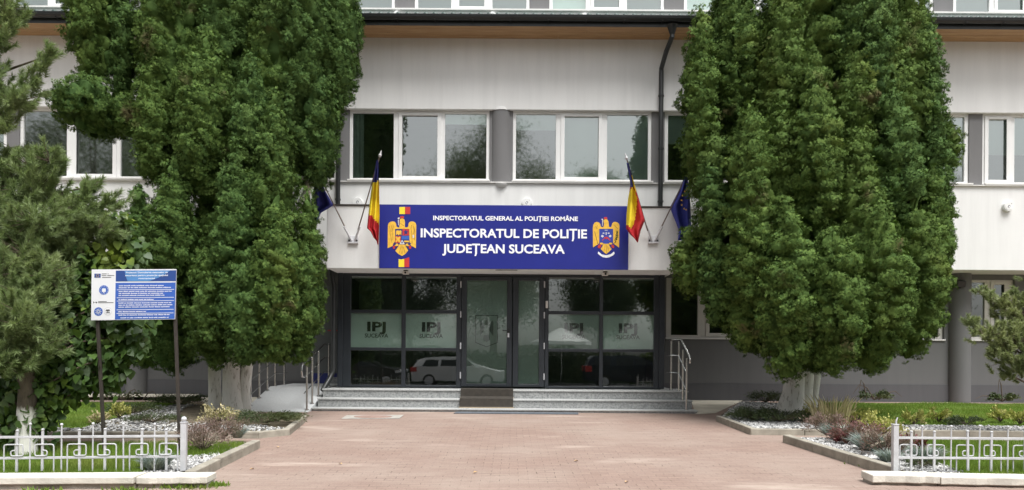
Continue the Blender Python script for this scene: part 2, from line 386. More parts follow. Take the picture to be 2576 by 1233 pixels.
def kerb(label, pts, w=.10, h=.11, mat=None, joint=.95, inside=None):
    """kerb stones along a polyline of ground points, outer face on the line"""
    mb = MB()
    for a, b in zip(pts[:-1], pts[1:]):
        KERB_SEGS.append((a, b, w)); d = Vector((b.x - a.x, b.y - a.y, 0)); L = d.length; d /= L; nrm = Vector((-d.y, d.x, 0))
        if inside is not None and (Vector(inside) - a).dot(nrm) < 0: nrm = -nrm
        n = max(1, round(L / joint))
        for i in range(n):
            p = a + d * (L * i / n + .004); q = a + d * (L * (i + 1) / n - .004); jz = random.uniform(-.006, .006); jo = random.uniform(-.004, .004)
            vs = []
            for z in (-.05, h + jz):
                for r, o in ((p, jo), (q, jo), (q, w + jo), (p, w + jo)):
                    r2 = r + nrm * o; vs.append((r2.x, r2.y, gz(r2.y) + z))
            bb = len(mb.v); mb.v += vs
            for f in ((0, 3, 2, 1), (4, 5, 6, 7), (0, 1, 5, 4), (1, 2, 6, 5), (2, 3, 7, 6), (3, 0, 4, 7)): mb.f.append(tuple(bb + k for k in f)); mb.m.append(0)
    return tag(mb.build('kerb', mat or M['concrete'], bevel=.012), label, 'kerb')
def cen(pts): return sum(pts, Vector()) / len(pts)
kerb('grey kerb along the bed by the two-stemmed thuja and ramp', BPTS['ul'][:4], inside=cen(BPTS['ul']))
kerb('grey kerb turning the corner of the bed under the thick single thuja', BPTS['ur'][:3], inside=cen(BPTS['ur']))
kerb('diagonal concrete kerb beside the heather bed at the signboard', [BPTS['fl'][1], BPTS['fl'][2]], inside=cen(BPTS['fl']), h=.12, w=.12)
kerb('diagonal concrete kerb of the bed with dry reeds and red shrubs', [BPTS['fr'][0], BPTS['fr'][4]], inside=cen(BPTS['fr']), h=.12, w=.12)
kerb('low back kerb behind the fenced lawn under the signboard', [BPTS['fl'][0], BPTS['fl'][1]], inside=cen(BPTS['fl']), h=.08)
kerb('low back kerb of the fenced lawn beside the dry reeds', [BPTS['fr'][0], BPTS['fr'][1]], inside=cen(BPTS['fr']), h=.08)
# beige concrete paths to the wall
for nm, poly in (('path', [(505, 1010), (560, 1046), (640, 1046), (700, 1000), (480, 1001)]), ('path', [(1750, 1043), (1800, 1040), (1880, 1003), (1735, 998)])):
    bed_surface(nm, [G(*p) for p in poly], M['path'], .007 if poly[0][0] > 1000 else .012)
bed_surface('path', [G(-500, 1006), G(500, 1008), G(500, 1000), G(-500, 998)], M['path'], .09)

# coping walls at the front
def coping(name, label, px0, px1, yb0, yb1, breaks, right):
    root = thing(name, label, 'low wall', G((px0 + px1) / 2, 1210)); cap = MB(); wall = MB()
    H = .115 if right else .13
    def back(px): return G(px, yb0 + (yb1 - yb0) * (px - px0) / (px1 - px0), H)
    segs = [px0] + breaks + [px1]
    for a, b in zip(segs[:-1], segs[1:]):
        A, B = back(a), back(b); n = 10; top = []
        off = random.uniform(-.008, .008)
        fr, bk = [], []
        for i in range(n + 1):
            t = i / n; p = A.lerp(B, .004 + t * .992)
            wob = .012 * math.sin(i * 2.1 + a) + random.uniform(-.006, .006)
            bk.append(Vector((p.x, p.y, gz(p.y) + H + off))); fr.append(Vector((p.x, p.y - .27 + wob, gz(p.y) + H + off - .008)))
        th = .075 if not right else .085
        for i in range(n):
            b0 = len(cap.v)
            cap.v += [tuple(x) for x in (fr[i], fr[i + 1], bk[i + 1], bk[i])] + [tuple(x - Vector((0, 0, th))) for x in (fr[i], fr[i + 1], bk[i + 1], bk[i])]
            fs = [(0, 1, 2, 3), (7, 6, 5, 4), (0, 4, 5, 1), (2, 6, 7, 3)]
            if i == 0: fs.append((0, 3, 7, 4))
            if i == n - 1: fs.append((1, 5, 6, 2))
            for f in fs: cap.f.append(tuple(b0 + k for k in f)); cap.m.append(0)
        wall.obox((A + B) / 2 + Vector((0, -.13, -.075 - .20)), (B - A) * .494, (0, .105, 0), (0, 0, .20))
    cap.build('coping', M['coping'], root, bevel=.010); wall.build('wall_base', M['stonewall'], root, bevel=.02)
    return root
coping('low_wall', 'rough low wall with pale concrete coping in front of the signboard fence', -700, 546, 1194, 1186, [-330, 372], False)
coping('low_wall', 'cracked cream concrete edging in front of the fence by the dry reeds', 2165, 3100, 1184, 1200, [2330, 2620, 2900], True)

# ------------------------------------------------------------------ main building
YF, YG, YV, YC, YT = 18.4, 19.3, 17.1, 16.16, 21.5      # upper facade, ground floor wall, porch glass, canopy front, set-back storey
XL, XR = -19.0, 19.0
bld = thing('police_building', 'long cream rendered building with a band of white windows, grey ground floor and wooden eaves', 'building', (0, YG, gz(YG)))
def zf(py, Y): return CZ - (py - HY) * Y / FPX          # height of an unrolled row at a depth
z_so, z_wb, z_wt, z_ev = zf(672, YF), zf(458, YF), zf(276, YF), zf(98, YF)
MB().box(XL, XR, YF, YF + .28, z_so, z_wb).box(XL, XR, YF, YF + .28, z_wt, z_ev + .3).box(XL, XR, YF + .281, YG + .3, z_so + .003, z_so + .2).build('upper_wall', M['stucco'], bld, bevel=.01)
gb = gz(YG)
z_gs, z_gt = zf(849, YG), z_so
MB().box(XL, XR, YG, YG + .25, gb + .45, z_gs).box(XL, XR, YG + .05, YG + .25, z_gt - .14, z_gt).build('ground_floor_wall', M['grey'], bld)
MB().box(XL, XR, YG - .02, YG + .25, gb - .3, gb + .449).build('plinth', M['plinth'], bld)
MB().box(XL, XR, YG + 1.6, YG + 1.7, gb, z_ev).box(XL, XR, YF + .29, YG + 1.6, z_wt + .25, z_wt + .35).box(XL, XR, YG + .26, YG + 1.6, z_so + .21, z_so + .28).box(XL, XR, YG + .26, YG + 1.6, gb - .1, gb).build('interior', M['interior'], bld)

# windows ------------------------------------------------------
def window(x0, x1, z0, z1, Y, panes, parent, frame_mat, blinds=(), sill=True, silld=.06, glass='glass'):
    """panes: list of (left, right, opening sash)"""
    f = MB(); t = .085; fr = .065
    f.box(x0, x1, Y, Y + t, z0, z0 + fr).box(x0, x1, Y, Y + t, z1 - fr, z1)
    ed = [x0] + [(panes[i][1] + panes[i + 1][0]) / 2 for i in range(len(panes) - 1)] + [x1]
    prev = x0
    for (l, r, s) in panes:
        f.box(prev, l, Y, Y + t, z0 + fr, z1 - fr); prev = r
    f.box(prev, x1, Y, Y + t, z0 + fr, z1 - fr)
    for (l, r, s) in panes:
        if s:
            a = .05; b = .055
            f.box(l - .045, l + a, Y - .022, Y - .001, z0 + .03, z1 - .05).box(r - a, r + .045, Y - .022, Y - .001, z0 + .03, z1 - .05)
            f.box(l + a, r - a, Y - .022, Y + .05, z0 + .03, z0 + fr + b).box(l + a, r - a, Y - .022, Y + .05, z1 - fr - b, z1 - .05)
    w = f.build('window', frame_mat, parent, bevel=.006)
    for (l, r, s) in panes:
        MB().quad([(l - .01, Y + .045, z0 + fr - .01), (r + .01, Y + .045, z0 + fr - .01), (r + .01, Y + .045, z1 - fr + .01), (l - .01, Y + .045, z1 - fr + .01)]).build('pane', M[glass], w)
    for (i, frac, extra) in blinds:
        l, r, s = panes[i]; hh = (z1 - z0) * frac
        MB().box(l - .02 + extra, r + .02, Y + .12, Y + .125, z1 - hh, z1 - .02).box(l - .02 + extra, r + .02, Y + .112, Y + .133, z1 - hh - .02, z1 - hh).build('blind', M['blind'], w)
    if sill:
        MB().box(x0 - .02, x1 + .02, YF - silld if Y < YG - .2 else Y - .12, Y - .002, z0 - .045, z0 - .002).build('sill', M['sill'], w, bevel=.006)
    return w
def X(px, Y=YF, py=366): return unroll(px, py)[0] * Y / FPX
YW = YF + .13
def uwin(l, r, panes, blinds=()):
    return window(X(l), X(r), z_wb + .04, z_wt, YW, [(X(a), X(b), s) for a, b, s in panes], bld, M['upvc'], blinds)
wins = [(877, 1231, [(884, 988, 0), (1005, 1104, 1), (1118, 1223, 0)], [(2, .16, 0)]),
        (1290, 1641, [(1298, 1399, 0), (1416, 1512, 1), (1529, 1633, 0)], [(0, .24, 0), (1, .99, .0), (2, .93, 0)]),
        (1674, 2030, [(1683, 1785, 0), (1800, 1900, 1), (1915, 2020, 0)], [(0, .42, 0), (1, .5, 0)]),
        (2088, 2444, [(2097, 2200, 0), (2216, 2315, 1), (2330, 2434, 0)], [(2, .78, 0)]),
        (2478, 2830, [(2489, 2545, 1), (2561, 2660, 0), (2676, 2820, 0)], [(0, .55, 0), (1, .55, 0), (2, .3, 0)]),
        (2890, 3240, [(2900, 3000, 0), (3016, 3116, 1), (3130, 3232, 0)], []),
        (490, 846, [(498, 600, 0), (616, 716, 1), (730, 838, 0)], [(2, .4, 0)]),
        (42, 440, [(50, 160, 0), (180, 282, 1), (296, 432, 0)], []),
        (-400, 10, [(-390, -270, 0), (-250, -150, 1), (-130, 0, 0)], [(2, .6, 0)]),
        (-820, -450, [(-810, -700, 0), (-680, -580, 1), (-560, -460, 0)], [])]
for w in wins: uwin(*w)
# a curtain strip behind the first pane, a monitor and papers on the sills inside
cw = MB(); xa, xb = X(884), X(910)
for i in range(6): cw.quad([(xa + (xb - xa) * i / 6, YW + .14 + .02 * (i % 2), z_wb + .08), (xa + (xb - xa) * (i + 1) / 6, YW + .14 + .02 * ((i + 1) % 2), z_wb + .08), (xa + (xb - xa) * (i + 1) / 6, YW + .14 + .02 * ((i + 1) % 2), z_wt - .05), (xa + (xb - xa) * i / 6, YW + .14 + .02 * (i % 2), z_wt - .05)])
cw.build('curtain', M['blind'], bld)
edges = sorted([(X(w[0]), X(w[1])) for w in wins]); prev = XL
for a, b in edges + [(XR, XR)]:
    if a - prev > .01: MB().box(prev + .001, a - .001, YW - .03, YW + .12, z_wb, z_wt).build('window_pillar', M['pillar'], bld)
    prev = b
mid = (X(1231) + X(1290)) / 2
pil = MB(); pil.lathe((mid, YW + .135, z_wb + .001), (0, 0, 1), [(0, .285), (z_wt - z_wb - .002, .285)], 32); pil.build('round_pillar', M['pillar'], bld, smooth=True)
cp = MB(); cp.lathe((mid, YW + .118, z_wt + .001), (0, 0, 1), [(0, .285), (.07, .27), (.09, .2)], 28); cp.build('pillar_cap', M['stucco'], bld, smooth=True)
cp = MB(); cp.lathe((mid + .02, YF + .055, z_wb - .15), (0, 0, 1), [(0, .06), (.035, .13), (.08, .165), (.10, .17)], 28); cp.build('pillar_base', M['stucco'], bld, smooth=True)
# drip edge under the window band
MB().box(XL, XR, YF - .05, YF - .001, z_wb - .03, z_wb - .005).build('sill_strip', M['sill'], bld)
# soffit with three lengthwise boards, gutter and roof
YE = 17.67; z_s = z_ev
sb = MB(); nb = 4
for i in range(nb):
    y0 = YE + (YF - YE) * i / nb; y1 = YE + (YF - YE) * (i + 1) / nb - .006
    x = XL - .5 + random.random()
    while x < XR:
        L = random.uniform(3.2, 4.6); sb.box(x, min(x + L - .004, XR + .5), y0, y1, z_s + random.uniform(0, .004), z_s + .03); x += L
sb.build('soffit', M['wood'], bld, bevel=.004)
MB().box(XL - .5, XR + .5, YE - .02, YE - .001, z_s - .01, z_s + .19).build('fascia', M['black_metal'], bld)
gt = MB(); prof = []
for i in range(9):
    a = math.pi * (1 + i / 8); prof.append((YE - .10 + .085 * math.cos(a), z_s + .185 + .105 * math.sin(a)))
for i in range(8):
    (ya, za), (yb, zb) = prof[i], prof[i + 1]; gt.quad([(XL - .5, ya, za), (XR + .5, ya, za), (XR + .5, yb, zb), (XL - .5, yb, zb)])
gt.box(XL - .5, XR + .5, prof[0][0] - .008, prof[0][0] + .012, z_s + .178, z_s + .198)
x = XL
while x < XR: gt.box(x, x + .03, YE - .192, YE - .002, z_s + .075, z_s + .082); x += .9
gt.build('gutter', M['black_metal'], bld, fix=False)
# corrugated roof sheet
per, na = .215, 8; nxs = int((XR - XL) / per * na); xs = np.linspace(XL - .4, XR + .4, nxs)
hs_ = .028 * (np.sin(xs / per * 2 * np.pi) + .25 * np.sin(xs / per * 4 * np.pi))
ysr = np.array([YE - .16, YE - .15, 18.6, 19.6, 20.6, YT]); zr0 = z_s + .225; zr = zr0 + (ysr - ysr[0]) * .19
V = np.array([(x, y, z + h) for y, z in zip(ysr, zr) for x, h in zip(xs, hs_)]); V[:nxs, 2] -= .03
F = [(j * nxs + i, j * nxs + i + 1, (j + 1) * nxs + i + 1, (j + 1) * nxs + i) for j in range(len(ysr) - 1) for i in range(nxs - 1)]
link_mesh('roof', fast_mesh('roof', V, F, M['roof'], smooth=True), bld)
# set-back upper storey
z_t0, z_t1 = zf(24, YT), zf(-150, YT)
MB().box(XL, XR, YT, YT + .3, z_s + .5, z_t0).box(XL, XR, YT, YT + .3, z_t1, z_t1 + 2).build('attic_wall', M['stucco_white'], bld)
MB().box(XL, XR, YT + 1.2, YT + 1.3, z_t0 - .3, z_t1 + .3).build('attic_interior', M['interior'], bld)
p0 = -1000; k = 0
while p0 < 3500:
    pan = [(p0 + 8, p0 + 92, 0), (p0 + 108, p0 + 180, 1), (p0 + 196, p0 + 282, 0)]
    wv = window(X(p0, YT), X(p0 + 290, YT), z_t0, z_t1, YT + .1, [(X(a, YT), X(b, YT), s) for a, b, s in pan], bld, M['upvc'], [(i, 1.0, 0) for i in range(3)], False)
    MB().box(X(p0 + 290, YT) + .001, X(p0 + 340, YT) - .001, YT + .08, YT + .2, z_t0, z_t1).build('attic_pillar', M['pillar'], bld)
    p0 += 340; k += 1
MB().box(XL, XR, YT - .07, YT - .001, z_t0 - .05, z_t0 - .005).build('attic_sill', M['sill'], bld)

# ground floor windows and round columns
XG = lambda px, py=780: unroll(px, py)[0] * YG / FPX
gws = [(1676, 2020, [(1690, 1757, 0), (1782, 1860, 1), (1880, 2005, 0)], []), (2070, 2376, [(2080, 2170, 0), (2190, 2270, 1), (2290, 2366, 0)], []),
       (2432, 2553, [(2436, 2482, 0), (2500, 2535, 1)], []), (2640, 2960, [(2650, 2740, 0), (2760, 2850, 1), (2870, 2950, 0)], []),
       (-40, 300, [(-30, 70, 0), (90, 180, 1), (200, 290, 0)], []), (380, 700, [(390, 480, 0), (500, 590, 1), (610, 690, 0)], []), (-460, -110, [(-450, -350, 0), (-330, -230, 1), (-210, -120, 0)], [])]
eg = []
for l, r, p, b in gws:
    window(XG(l), XG(r), z_gs + .03, z_gt - .14, YG + .08, [(XG(a), XG(c), s) for a, c, s in p], bld, M['upvc_dull'], b, glass='porch_glass'); eg.append((XG(l), XG(r)))
prev = XL
for a, b in sorted(eg) + [(XR, XR)]:
    if a - prev > .01: MB().box(prev + .001, a - .001, YG + .002, YG + .25, z_gs + .001, z_gt - .141).build('wall_pier', M['grey'], bld)
    prev = b
for px in (2413, 2835, 345, -80):
    c = MB(); c.lathe((unroll(px, 850)[0] * (YG - .02) / FPX, YG - .02, gb), (0, 0, 1), [(0, .27), (z_so - gb - .002, .27)], 32); c.build('column', M['grey'], bld, smooth=True)

# downpipes of the facade
def downpipe(label, pts, r=.055, funnel=None, name='downpipe'):
    root = thing(name, label, 'downpipe', pts[-1])
    MB().tube(pts, r, 12).build('pipe', M['black_metal'], root, smooth=True)
    if funnel:
        f = Vector(funnel); MB().lathe(f, (0, 0, 1), [(-.22, .055), (-.05, .11), (.0, .14)], 14).build('funnel', M['black_metal'], root, smooth=True)
    cl = MB()
    for a, b in zip(pts[:-1], pts[1:]):
        a, b = Vector(a), Vector(b)
        if abs(a.z - b.z) > 2:
            for t in (.15, .5, .85):
                p = a.lerp(b, t); cl.tube([p - Vector((0, 0, .02)), p + Vector((0, 0, .02))], r * 1.22, 12)
                cl.box(p.x - .015, p.x + .015, p.y, p.y + .1, p.z - .015, p.z + .015)
    cl.build('pipe_clip', M['black_metal'], root)
    return root
z_ct = zf(520, YC)
pA = [W(1691, 62, YE - .10), W(1691, 92, YE - .10), W(1676, 130, YE + .25), W(1664, 172, YF - .09)]
xd = pA[3].x
pA[-1] = Vector((xd, YF - .08, pA[-1].z)); pA += [Vector((xd, YF - .08, pA[-1].z - .12)), Vector((xd, YF - .08, z_ct + .02))]
downpipe('black downpipe from the gutter to the canopy beside the window with blinds', pA, .058, W(1691, 64, YE - .10))
xl = unroll(852, 480)[0] * YF / FPX
pB = [Vector((xl, YE - .10, z_s + .08)), Vector((xl, YE - .1, z_s - .2)), Vector((xl, YF - .08, z_s - .9)), Vector((xl, YF - .08, z_ct + .02))]
downpipe('black downpipe behind the two-stemmed thuja, ending on the canopy', pB, .058, Vector((xl, YE - .10, z_s + .1)))
# ------------------------------------------------------------------ lettering and flat emblems
_fc = {}
def text_mesh(body, bold=0.0, depth=.01):
    cu = bpy.data.curves.new('t', 'FONT'); cu.body = body; cu.extrude = depth; cu.offset = bold; cu.resolution_u = 3
    o = bpy.data.objects.new('t', cu); COL.objects.link(o); bpy.context.view_layer.update()
    dg = bpy.context.evaluated_depsgraph_get(); me = bpy.data.meshes.new_from_object(o.evaluated_get(dg))
    bpy.data.objects.remove(o); bpy.data.curves.remove(cu); return me
def mverts(me):
    a = np.empty(len(me.vertices) * 3, dtype=np.float32); me.vertices.foreach_get('co', a); return a.reshape(-1, 3)
def capH(bold):
    if bold not in _fc:
        me = text_mesh('H', bold); v = mverts(me); _fc[bold] = (v[:, 1].min(), v[:, 1].max()); bpy.data.meshes.remove(me)
    return _fc[bold]
def lettering(name, body, xc, zbase, width, h, Y, mat, parent, bold=.018, depth=.004, slope=0.0, axis=None):
    me = text_mesh(body, bold); v = mverts(me); lo, hi = capH(bold)
    sx = width / (v[:, 0].max() - v[:, 0].min()); sz = h / (hi - lo)
    x = (v[:, 0] - (v[:, 0].min() + v[:, 0].max()) / 2) * sx; z = (v[:, 1] - lo) * sz; d = v[:, 2] / .01 * depth
    if axis is None: co = np.stack([xc + x, Y - d - depth * 0, zbase + z + slope * x], 1)
    else: co = np.array([axis(xc + a, zbase + b, c) for a, b, c in zip(x, z, d)], dtype=np.float32)
    me.vertices.foreach_set('co', co.astype(np.float32).ravel()); me.materials.clear(); me.materials.append(mat); me.name = name; me.update()
    return link_mesh(name, me, parent)

# ------------------------------------------------------------------ entrance porch
XV = lambda px, py=830: unroll(px, py)[0] * YV / FPX
ZV = lambda py: zf(py, YV)
rows = [(697, 781.5), (790, 876.5), (884, 970.5)]
porch = thing('entrance_porch', 'glazed entrance porch in anthracite frames under a cream canopy', 'porch', (XV(1262), YV, .45))
xc0, xc1 = unroll(822, 600)[0] * YC / FPX, unroll(1708, 600)[0] * YC / FPX
z_cb, z_ctop = zf(678, YC), zf(520, YC)
MB().box(xc0, xc1, YC, YF - .003, z_cb, z_ctop).build('canopy', M['stucco'], porch, bevel=.012)
MB().box(xc0 - .02, xc1 + .02, YC - .025, YF - .005, z_ctop + .002, z_ctop + .028).build('canopy_flashing', M['post_brown'], porch, bevel=.004)
xl0, xr0 = XV(850), XV(1671)
zb, zt = ZV(976), z_cb - .002
fr = MB(); D0, D1 = YV, YV + .09
def cols(a, b): fr.box(XV(a), XV(b), D0, D1, zb, zt)
for a, b in ((863, 882), (1010, 1020), (1148, 1160), (1371, 1380), (1508, 1517), (1645, 1658)): cols(a, b)
for a, b in ((882, 1010), (1020, 1148), (1380, 1508), (1517, 1645)):
    pr = 976
    for (t, bt) in reversed(rows): fr.box(XV(a), XV(b), D0 + .006, D1, ZV(pr), ZV(bt)); pr = t
    fr.box(XV(a), XV(b), D0 + .006, D1, ZV(pr), zt)
fr.box(XV(1160), XV(1371), D0 + .004, D1, ZV(696), zt)
fr.build('frame', M['dark_alu'], porch, bevel=.006)
for a, b in ((xl0, XV(863) - .002), (XV(1658) + .002, xr0)): MB().box(a, b, D0 - .03, D0 + .3, zb, zt).build('corner_post', M['dark_alu'], porch, bevel=.01)
for a in (xl0, xr0 - .06): MB().box(a, a + .06, D0 + .301, YG - .03, zb, zt).build('side_panel', M['dark_alu'], porch)
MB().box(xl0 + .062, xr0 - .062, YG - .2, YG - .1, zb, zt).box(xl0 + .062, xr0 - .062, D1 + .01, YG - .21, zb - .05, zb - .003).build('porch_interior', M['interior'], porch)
for a, b in ((882, 1010), (1020, 1148), (1380, 1508), (1517, 1645)):
    for ri, (t, bt) in enumerate(rows):
        xa, xb, za, zz = XV(a) - .01, XV(b) + .01, ZV(bt) - .01, ZV(t) + .01
        g = MB().quad([(xa, YV + .045, za), (xb, YV + .045, za), (xb, YV + .045, zz), (xa, YV + .045, zz)]).build('glass_pane', M['porch_glass'], porch)
        if ri == 1:
            MB().box(xa + .002, xb - .002, YV + .058, YV + .062, za + .002, zz - .002).build('frosted_film', M['frost'], g)
            xm = (xa + xb) / 2; pm_ = 1860 / YV
            lettering('lettering', 'IPJ', xm, ZV(836), 47 / pm_, 24.5 / pm_, YV + .0575, M['black'], g, .034, .001)
            lettering('lettering', 'SUCEAVA', xm, ZV(851.5), 59 / pm_, 10 / pm_, YV + .0575, M['black'], g, .016, .001)
def leaf(name, a, b, ga, gb_, parent):
    d = MB(); xa, xb, x1, x2 = XV(a), XV(b), XV(ga), XV(gb_); z0, z1, g0, g1 = ZV(973), ZV(697), ZV(966), ZV(706)
    d.box(xa, x1, D0 - .02, D0 + .05, z0, z1).box(x2, xb, D0 - .02, D0 + .05, z0, z1).box(x1, x2, D0 - .02, D0 + .05, z0, g0).box(x1, x2, D0 - .02, D0 + .05, g1, z1)
    o = d.build(name, M['dark_alu'], parent, bevel=.006)
    MB().quad([(x1 - .01, YV + .02, g0 - .01), (x2 + .01, YV + .02, g0 - .01), (x2 + .01, YV + .02, g1 + .01), (x1 - .01, YV + .02, g1 + .01)]).build('glass', M['porch_glass'], o)
    MB().box(x1 - .008, x2 + .008, YV + .034, YV + .038, g0 - .008, g1 + .008).build('frosted_film', M['frost'], o)
    return o
door = leaf('door', 1161, 1288, 1174, 1275, porch); side = leaf('door', 1290, 1370, 1304, 1356, porch)
side['label'] = 'narrow second door leaf'
for o, px, ys in ((door, 1159, (717, 792, 871, 945)), (side, 1369, (716, 793, 870, 947))):
    for y in ys: MB().tube([(XV(px), D0 - .03, ZV(y + 8)), (XV(px), D0 - .03, ZV(y - 8))], .016, 10).build('hinge', M['fence'], o)
MB().box(XV(1276), XV(1282), D0 - .032, D0 - .021, ZV(843), ZV(826)).tube([(XV(1279), D0 - .03, ZV(832)), (XV(1279), D0 - .085, ZV(832)), (XV(1264), D0 - .085, ZV(832))], .011, 8).build('handle', M['black_metal'], door)
MB().box(XV(1277), XV(1281.5), D0 - .04, D0 - .021, ZV(849), ZV(838)).build('lock', M['fence'], door)
MB().box(XV(1372), XV(1378), D0 - .06, D0 - .001, ZV(775), ZV(757)).build('sensor', M['upvc_dull'], porch, bevel=.008)
# shield on the door film: outline, eagle hint
def strip(mb, pts, w, Y, d=.0012):
    pts = [Vector((p[0], Y, p[1])) for p in pts]
    for a, b in zip(pts[:-1], pts[1:]):
        t = (b - a).normalized(); n = Vector((-t.z, 0, t.x)) * w / 2; e = t * w * .3
        mb.prism([a - e + n, b + e + n, b + e - n, a - e - n], (0, -d, 0))
sh = MB(); P = lambda x, y: (XV(x), ZV(y))
strip(sh, [P(1196, 794), P(1252, 794), P(1252, 862), P(1224, 873), P(1196, 862), P(1196, 794)], .014, YV + .0335)
sh.build('shield_outline', M['dark_alu'], door)
se = MB(); Y_ = YV + .0338
def pol(mb, pts, Y, d=.002, mi=0): mb.prism([(x, Y, z) for x, z in pts], (0, -d, 0), mi)
for s_ in (-1, 1):
    pol(se, [P(1224 + s_ * x, y) for x, y in ((4, 818), (10, 812), (15, 806), (17, 812), (17, 846), (11, 838), (7, 832))], Y_, .001)
pol(se, [P(1224 + x, y) for x, y in ((-3, 806), (3, 806), (4, 818), (-4, 818))], Y_, .001)
pol(se, [P(1224 + x, y) for x, y in ((-6, 842), (6, 842), (9, 854), (0, 862), (-9, 854))], Y_, .001)
se.build('shield_eagle', mk('film_grey', (.17, .205, .185), .5), door)
# boxes under the canopy edge
for px, py, lab in ((1021, 687, 'small white camera under the canopy below the left eagle emblem'), (1522, 690, 'small white camera under the canopy below the right eagle emblem')):
    c = W(px, py, YC + .28); t = thing('security_camera', lab, 'camera', c, 'cameras under the canopy')
    MB().box(c.x - .045, c.x + .045, c.y - .05, c.y + .05, z_cb - .03, z_cb - .002).build('mount', M['post_brown'], t, bevel=.005)
    MB().box(c.x - .07, c.x + .07, c.y - .09, c.y + .05, z_cb - .095, z_cb - .031).build('housing', M['upvc_dull'], t, bevel=.012)
    MB().lathe((c.x, c.y - .089, z_cb - .063), (0, -1, 0), [(0, .024), (.012, .022)], 12).build('lens', M['black'], t)
c = W(1274, 682, YC + .1); MB().box(c.x - .24, c.x + .24, YC + .06, YC + .10, z_cb - .012, z_cb - .002).build('soffit_slot', M['black_metal'], porch)

# ------------------------------------------------------------------ sign board with crests
zs0, zs1 = z_cb + .003, z_ctop + .02; XC = lambda px: unroll(px, 598)[0] * YC / FPX
sign = thing('sign_board', 'wide blue sign board with white lettering and two golden eagle crests on the canopy', 'sign', (XC(1267), YC, zs0))
MB().box(XC(955.5), XC(1580), YC - .05, YC - .002, zs0, zs1).build('panel', M['blue'], sign, bevel=.006)
pc = 1860 / YC; YS = YC - .0505
ZC = lambda px, py: CZ - unroll(px, py)[1] * YC / FPX
lettering('lettering', 'INSPECTORATUL GENERAL AL POLIȚIEI ROMÂNE', XC(1271.5), ZC(1271, 556.3), 363 / pc, 11.2 / pc, YS, M['white'], sign, .028)
lettering('lettering', 'INSPECTORATUL DE POLIȚIE', XC(1267.5), ZC(1267, 599.5), 417 / pc, 22.3 / pc, YS, M['white'], sign, .027)
lettering('lettering', 'JUDEȚEAN SUCEAVA', XC(1267), ZC(1267, 638.2), 307 / pc, 22.3 / pc, YS, M['white'], sign, .027)
class Crest:
    def __init__(s, ox, oy, k): s.ox, s.oy, s.k = ox, oy, k
    def p(s, x, y):
        px, py = (s.ox + x / s.k) * .63905, (s.oy + y / s.k) * .63905; q = W(px, py, YS); return (q.x, q.z)
    def poly(s, name, mat, polys, lvl, parent):
        mb = MB()
        for pts in polys: mb.prism([(q[0], YS - .0015 - lvl * .0022, q[1]) for q in (s.p(*a) for a in pts)], (0, -.002, 0))
        return mb.build(name, mat, parent)
    def line(s, name, mat, lines, w, lvl, parent):
        mb = MB()
        for pts in lines: strip(mb, [s.p(*a) for a in pts], w, YS - .0015 - lvl * .0022, .002)
        return mb.build(name, mat, parent)
def rect(x0, y0, x1, y1): return [(x0, y0), (x1, y0), (x1, y1), (x0, y1)]
A = Crest(1500, 800, 4.4056)
wing_l = [(115, 780), (118, 440), (120, 380), (135, 345), (165, 322), (205, 315), (240, 325), (260, 350), (265, 385), (270, 408), (312, 425), (318, 400), (325, 350), (322, 300), (328, 280), (345, 266), (380, 265), (405, 285), (415, 330), (412, 380), (415, 418), (445, 420), (468, 410), (475, 375), (480, 345), (505, 322), (540, 316), (575, 325), (600, 345), (612, 380), (610, 440), (605, 782), (560, 757), (522, 740), (502, 700), (493, 660), (490, 446), (244, 446), (244, 660), (216, 700), (200, 742), (165, 760)]
e1 = A.poly('eagle_emblem', M['gold'], [wing_l, [(318, 716), (408, 716), (440, 770), (470, 822), (420, 882), (365, 916), (300, 882), (248, 826), (285, 775)], [(235, 735), (262, 690), (300, 702), (310, 730), (285, 752)], [(495, 735), (468, 690), (428, 702), (418, 730), (445, 752)]], 0, sign)
A.poly('shield', M['navy'], [rect(246, 448, 488, 690), [(205, 700), (240, 680), (320, 705), (250, 822), (235, 800), (275, 740)], [(525, 700), (490, 680), (410, 705), (480, 822), (495, 800), (455, 740)]], .4, e1)
A.poly('shield_field', M['red'], [rect(373, 449, 487, 560), rect(247, 572, 345, 690), [(200, 745), (250, 735), (240, 790), (210, 790)], [(528, 745), (478, 735), (490, 790), (520, 790)], [(325, 240), (345, 225), (395, 225), (402, 245), (385, 265), (335, 262)]], 1.2, e1)
A.poly('shield_charge', M['gold'], [[(260, 560), (262, 482), (285, 470), (300, 484), (308, 465), (320, 484), (340, 470), (355, 485), (352, 560), (330, 535), (306, 562), (285, 535)], [(250, 590), (275, 575), (295, 600), (320, 578), (340, 598), (318, 625), (340, 660), (318, 685), (290, 655), (262, 685), (250, 660), (272, 628)], rect(402, 650, 487, 678), [(262, 700), (300, 706), (300, 740), (250, 748)], [(466, 700), (428, 706), (428, 740), (478, 748)]], 2.0, e1)
A.poly('shield_charge', M['board_blue'], [rect(358, 566, 487, 632)], 1.2, e1)
A.poly('shield_charge', M['navy'], [[(395, 490), (415, 485), (428, 455), (442, 485), (470, 490), (450, 515), (455, 545), (428, 530), (402, 548), (410, 515)], [(352, 685), (365, 655), (378, 685), (365, 702)]], 2.8, e1)
A.poly('shield_point', M['silver'], [[(322, 708), (365, 635), (412, 706), (365, 716)], [(285, 260), (318, 245), (325, 265), (305, 285)], [(292, 290), (308, 290), (308, 385), (298, 385)], [(545, 560), (572, 548), (575, 600), (552, 606)]], 2.0, e1)
